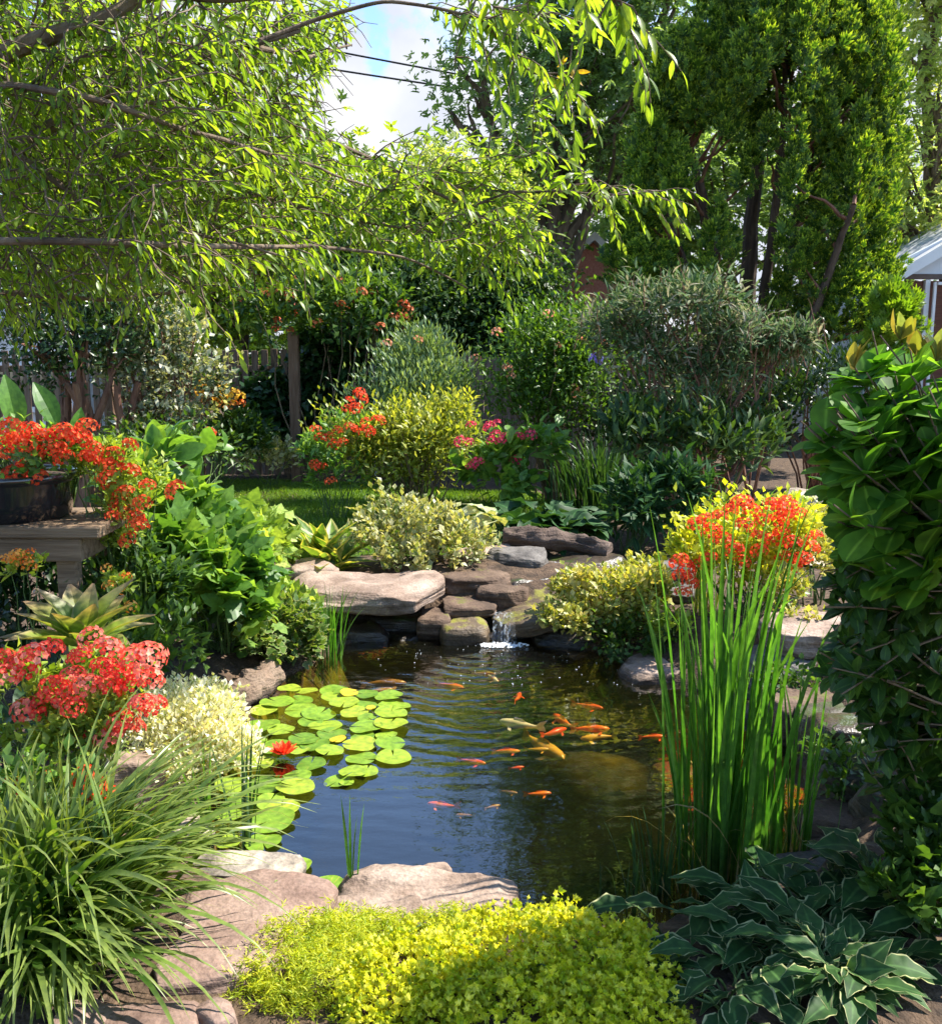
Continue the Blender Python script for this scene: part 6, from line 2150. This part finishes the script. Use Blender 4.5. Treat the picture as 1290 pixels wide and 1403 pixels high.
for (x, y0, y1, w, dy) in [(1185, -20, 150, 40, -.6), (1218, 90, 230, 24, -.3), (1205, 120, 330, 30, -.5), (1180, 150, 260, 26, -.9), (1195, 280, 420, 34, -.4), (1165, 180, 330, 24, -1.0), (1215, 350, 440, 20, -.1), (1165, 300, 400, 24, -.8),
                         (1160, 370, 460, 34, -.9), (1195, 400, 480, 30, -.6), (1120, 400, 480, 34, -.6), (1150, 0, 110, 30, -.9), (1130, 250, 350, 18, -1.0), (1120, 330, 420, 26, -.8), (1185, 220, 330, 30, .3), (1180, 60, 200, 34, .5),
                         (1110, -20, 90, 22, -1.2), (1098, 30, 140, 15, -1.4), (1092, 120, 200, 14, -1.4), (1090, 195, 285, 19, -1.3), (1045, 20, 100, 26, -1.3), (1018, 55, 140, 30, -1.2), (990, 75, 160, 24, -1.0), (1050, 170, 230, 13, -1.1), (1030, 205, 270, 15, -.9),
                         (950, 40, 180, 32, -.8), (915, 60, 180, 30, -.5), (930, 110, 210, 28, -.2), (970, -20, 90, 26, -.8), (1010, -30, 70, 28, -.7), (898, 110, 250, 34, -.6), (880, 190, 320, 32, -.5), (862, 260, 390, 32, -.4), (850, 300, 410, 26, -.2), (880, 330, 420, 30, -.7), (928, 190, 270, 17, -1.0),
                         (985, 285, 380, 24, -1.0), (965, 360, 430, 28, -.9), (1000, 400, 450, 30, -.6), (915, 340, 420, 24, -.8), (1075, 300, 370, 15, -1.0), (1130, 60, 190, 26, .5), (900, 280, 400, 28, .7), (1070, 380, 450, 24, -.6), (1050, 80, 170, 24, .6)]:
    plumes.append((x, y0, y1, w, dy))
for k in range(70):                                            # short side plumes that break up the outline
    x, y0 = rng.uniform(835, 1215), rng.uniform(-10, 400)
    lim = np.interp(y0, [0, 60, 200, 300, 400], [965, 900, 870, 845, 815])
    if x < lim or (945 < x < 1075 and y0 > 150):
        continue
    plumes.append((x, y0, y0 + rng.uniform(60, 110), rng.uniform(12, 20), rng.uniform(-1.2, .2)))
for k in range(40):                                            # the part above the picture's edge
    y0 = rng.uniform(-330, -10)
    hw_ = 120 * (1 - ((-y0) / 420) ** 1.6)
    x = 1095 + rng.uniform(-1, 1) * hw_
    plumes.append((x, y0, y0 + rng.uniform(110, 170), rng.uniform(26, 38), rng.uniform(-1.1, 1.0) * (hw_ / 120)))
for (x, y0, y1, w, dy) in plumes:
    d = TD + dy
    top, bot = W(x, y0, d) - b, W(x + rng.normal(0, 5), y1, d) - b
    wr = w * d / FPX
    tw_h = top[2] - bot[2]
    n = int(640 * (w / 30) ** 1.3 * (tw_h / 1.35) ** .9)
    s = rng.random(n) ** .85
    prof = np.minimum(1, s / .22 + .15) * (1 - s) ** .55 * 1.15
    d3 = rnd_dir(n)
    lump = 1 + .6 * vnoise(d3 * 2.4 + np.stack([s * 6, s * 0 + x, s * 0], 1), 8)
    rad = rng.uniform(.35, 1, n) ** .6 * prof * wr * lump
    ctr = bot + (top - bot) * s[:, None]
    h2 = nrm(d3 * (1, 1, .0) + 1e-6)
    p = ctr + h2 * rad[:, None] + rng.normal(0, .02, (n, 3))
    D = nrm(h2 * .7 + np.array([0, 0, 1.0]) + rng.normal(0, .34, (n, 3)))
    inst(g, SPRAY, p, D, nrm(h2 + rng.normal(0, .5, (n, 3))), rng.uniform(.08, .14, n) * (1 + .8 * (rng.random(n) < .12)))
g.build("crown", THUJ, t_)
g = Geo()                                                      # thin twigs from the stems into the plumes
for (x, y0, y1, w, dy) in plumes:
    q = W(x, y1 - (y1 - y0) * .35, TD + dy) - b
    low = TR[(TR[:, 2] < q[2] - .2)]
    if not len(low):
        continue
    s0 = low[np.argmin(np.linalg.norm((low - q) * (1, 1, .6), axis=1) + rng.random(len(low)) * .2)]
    tube(g, curve(s0, q, .0, .06, 7), np.linspace(.03, .01, 7), 5)
g.build("limbs", BARK_RED, t_)

# small sunny conifer shoot by the sunroom
b = np.array([W(1225, 500, 11.9)[0], 11.9, 0])
BL = [bl(b, 1215, 450, 11.9, 50, 90, .3), bl(b, 1232, 430, 11.9, 36, 50, .25), bl(b, 1205, 490, 11.8, 70, 80, .3)]
shrub("young_conifer", "small bright lime conifer in front of the sunroom", "tree", b, BL, SPRAY, .16, leaf_mat("lime_spray", [(.1, .2, .015), (.16, .28, .02), (.24, .34, .04)]), 900, 10, BARK_RED, .02, zmin=.1, up=1.0)
b = np.array([W(1120, 560, 10.6)[0], 10.6, 0])
BL = [bl(b, 1130, 530, 10.6, 150, 120, .5), bl(b, 1090, 560, 10.2, 90, 90, .4), bl(b, 1180, 590, 9.8, 120, 90, .5)]
shrub("shade_shrub", "dark tangled shrub at the foot of the big conifer", "shrub", b, BL, LEAF, .09, DARKG, 2400, 50, BARK_RED, .014, zmin=.0)

# ------------------------------------------------------------------ the overhanging tree at the left
CANM = leaf_mat("overhanging_leaf", [(.08, .16, .02), (.14, .24, .026), (.24, .33, .042)], trans=.62, rough=.38, spec=.4, vein=.3)
TB = np.array([-2.75, 3.3, gz(-2.75, 3.3)])
t_ = thing("overhanging_tree", TB, "near tree whose leafy boughs hang across the upper left", "tree")
LIMBS = [
    ([(-260, 160, 3.1), (-100, 130, 3.0), (0, 75, 2.9), (60, 52, 2.9), (130, 30, 2.9), (205, -10, 2.95), (300, -60, 3.0)], .034, .016),
    ([(-260, 330, 3.2), (-80, 270, 3.2), (20, 208, 3.2), (80, 165, 3.2), (150, 127, 3.25), (250, 85, 3.3), (340, 62, 3.3), (410, 40, 3.4)], .03, .008),
    ([(340, 62, 3.3), (420, 30, 3.4), (480, 12, 3.4), (530, 0, 3.4), (600, 10, 3.4), (660, 24, 3.4), (760, 20, 3.4)], .008, .004),
    ([(-100, 130, 3.0), (0, 112, 2.8), (130, 135, 2.75), (200, 160, 2.75), (300, 190, 3.0), (430, 228, 3.6), (520, 260, 4.0)], .012, .004),
    ([(-260, 330, 3.2), (-120, 335, 2.9), (0, 330, 2.7), (150, 332, 2.65), (330, 341, 3.1), (430, 335, 3.7), (560, 350, 4.1), (640, 395, 4.2)], .014, .004),
    ([(20, 208, 3.2), (90, 260, 3.15), (160, 290, 3.1), (260, 320, 3.1), (380, 350, 3.1)], .012, .004),
    ([(250, 85, 3.3), (340, 140, 3.8), (440, 190, 4.2), (500, 212, 4.3), (560, 245, 4.3), (640, 285, 4.3), (700, 325, 4.3), (745, 360, 4.3)], .014, .004),
    ([(-260, 330, 3.2), (-150, 380, 3.4), (0, 400, 3.5), (140, 410, 3.6), (260, 400, 3.7)], .016, .005),
    ([(205, -10, 2.95), (330, 0, 2.9), (450, -40, 2.8), (600, -60, 2.6), (760, -30, 2.5), (850, 0, 2.5)], .014, .004),
    ([(340, 62, 3.3), (420, 80, 3.7), (480, 60, 4.0)], .01, .004),
    ([(560, 245, 4.3), (660, 262, 4.3), (760, 262, 4.4), (850, 268, 4.4), (900, 262, 4.4)], .007, .003),
    ([(660, 24, 3.4), (690, 60, 3.5), (730, 100, 3.6), (790, 100, 3.6)], .008, .003),
    ([(150, 127, 3.25), (220, 200, 3.7), (330, 260, 4.0), (470, 300, 4.2), (600, 320, 4.3)], .012, .004),
    ([(80, 165, 3.2), (180, 60, 3.8), (320, 110, 4.1), (430, 140, 4.2)], .012, .004),
    ([(640, 285, 4.3), (700, 262, 4.3), (760, 300, 4.3)], .006, .003),
]
gs = Geo()
nodes = []
for pts, r0, r1 in LIMBS:
    P = np.array([W(*q) for q in pts]) - TB
    tt = np.linspace(0, 1, len(P))
    t = np.linspace(0, 1, 34)
    C = np.stack([np.interp(t, tt, P[:, i]) for i in range(3)], 1)
    for _ in range(3):
        C[1:-1] = (C[:-2] + C[1:-1] * 2 + C[2:]) / 4
    C += .008 * np.stack([vnoise(C * 7, 1), vnoise(C * 7, 2), vnoise(C * 7, 3)], 1) * np.linspace(0, 1, 34)[:, None]
    tube(gs, C, np.linspace(r0, r1, 34), 9)
    nodes.append(C)
hub = W(-260, 160, 3.1) - TB
hub2 = W(-260, 330, 3.2) - TB
tube(gs, curve((0, 0, -.1), hub2, 0, .03, 10), np.linspace(.12, .08, 10), 14)
tube(gs, curve(hub2, hub, 0, .02, 6), np.linspace(.08, .05, 6), 12)
tube(gs, curve(hub, hub + (-.1, .3, 1.2), 0, .04, 8), np.linspace(.05, .02, 8), 8)
NL = len(LIMBS)
nodes = np.concatenate(nodes)
REG = np.array([(-60, -60), (440, -40), (470, 20), (500, 75), (480, 120), (445, 150), (430, 175), (520, 195), (600, 235), (690, 280), (735, 335), (700, 350), (640, 360), (560, 335), (480, 325), (420, 350), (330, 405), (250, 385), (150, 405), (60, 410), (-60, 420)], float)
tips = []
while len(tips) < 2150:
    q = np.array([rng.uniform(-80, 740), rng.uniform(-60, 455)])
    if poly_sd(q[:1], q[1:], REG)[0] > 0:
        continue
    if q[0] > 400 and rng.random() < .45:
        continue
    lo = np.interp(q[0], [250, 450], [2.75, 3.9])
    dd = lo + (rng.uniform(0, .8) if q[0] > 350 else rng.uniform(0, 1.5) ** 1.2)
    tips.append((q[0], q[1], dd))
for (cx, cy, sx, sy, k, dd) in ((640, 20, 60, 25, 16, 3.4), (750, 20, 60, 30, 16, 3.0), (830, 20, 30, 25, 8, 2.6), (770, 100, 40, 20, 7, 3.6), (690, 95, 40, 20, 6, 3.5), (800, 250, 60, 18, 14, 4.4), (880, 268, 25, 8, 5, 4.4), (730, 220, 50, 25, 14, 4.4), (640, 240, 60, 25, 16, 4.3), (690, 320, 40, 25, 16, 4.3), (730, 170, 30, 25, 5, 4.4), (450, 40, 25, 30, 7, 4.0)):
    for _ in range(k):
        tips.append((cx + rng.normal(0, sx * .6), cy + rng.normal(0, sy * .6), dd + rng.normal(0, .1)))
tips = np.array([W(*q) for q in tips]) - TB
order_ = np.argsort([np.min(np.linalg.norm(nodes - q, axis=1)) for q in tips])
GAPA = []
for gx_, gy_ in ((470, -40), (480, 20), (470, 70), (440, 110), (428, 160), (450, 188), (540, 195), (580, 175), (620, 160), (655, 140), (640, 60), (600, 40), (590, -40)):
    dv_ = pix_dir(gx_, gy_)
    GAPA.append((math.atan2(dv_[0], 1), math.atan2(dv_[2], math.hypot(dv_[0], 1))))
GAPA = np.array(GAPA)
g = Geo()
LT = t_strip([.015, .12, .155, .11, .01], .3, .22, 1)
NP = [nodes]
allN = nodes
for ii, i in enumerate(order_):
    q = tips[i]
    dist = np.linalg.norm(allN - q, axis=1) + 1.2 * np.maximum(0, allN[:, 0] - q[0]) + .25 * np.abs(allN[:, 2] - q[2])
    s0 = allN[np.argmin(dist)]
    L0 = np.linalg.norm(q - s0)
    if L0 < .12:
        q = s0 + nrm(rng.normal(size=3) + (.6, 0, -.3)) * .25
        L0 = .25
    n_ = max(5, int(L0 / .05))
    C = curve(s0, q, .1 * L0, .1, n_)
    allN = np.concatenate([allN, C[n_ // 3::2]])
    k = int(np.clip(L0 / .026, 10, 15))
    tl = np.linspace(max(0.0, 1 - k * .03 / L0), 1, k)
    P = np.stack([np.interp(tl, np.linspace(0, 1, n_), C[:, a_]) for a_ in range(3)], 1)
    d = nrm(C[-1] - C[max(0, n_ - 4)])
    side = nrm(np.cross(d, (0, 0, 1.0)))
    sg = np.where(np.arange(k) % 2, 1, -1)[:, None]
    D = nrm(d * .75 + side * sg * .75 + np.array([0, 0, -.5]) + rng.normal(0, .22, (k, 3)))
    D[-1] = nrm(d + (0, 0, -.25))
    pw = P + TB                                             # the crown stays open where the cloud shows through
    ph_ = np.arctan2(pw[:, 0], pw[:, 1])
    ev = np.arctan2(pw[:, 2] - EYE, np.hypot(pw[:, 0], pw[:, 1]))
    keep = (poly_sd(ph_, ev, GAPA) > 0) | (rng.random(k) < .04)
    P, D, side_sg = P[keep], D[keep], (side * sg)[keep]
    k = len(P)
    if k < 5:
        continue
    tube(gs, C, np.linspace(min(.006, .0025 + .004 * L0), .0012, n_), 4)
    inst(g, LT, P, D, nrm(np.array([0, 0, 1.0]) + side_sg * .25 + rng.normal(0, .35, (k, 3))), rng.uniform(.044, .072, k) * np.interp(q[0] + TB[0], [-.9, -.1], [.7, 1.0]), None, np.clip(rng.normal(.5, .25) + rng.normal(0, .15, k), 0, 1))
g.build("crown", CANM, t_, smooth=True)
gs.build("trunk", BARK, t_)
q = W(777, 98, 3.6) - TB
g = Geo()
inst(g, LT, q + rng.normal(0, .03, (9, 3)), nrm(rng.normal(0, .5, (9, 3)) + (.6, 0, -.4)), rnd_dir(9), rng.uniform(.05, .07, 9))
g.build("yellowed_leaves", leaf_mat("yellowed_leaf", [(.5, .3, .03), (.55, .4, .06)], trans=.5), t_)
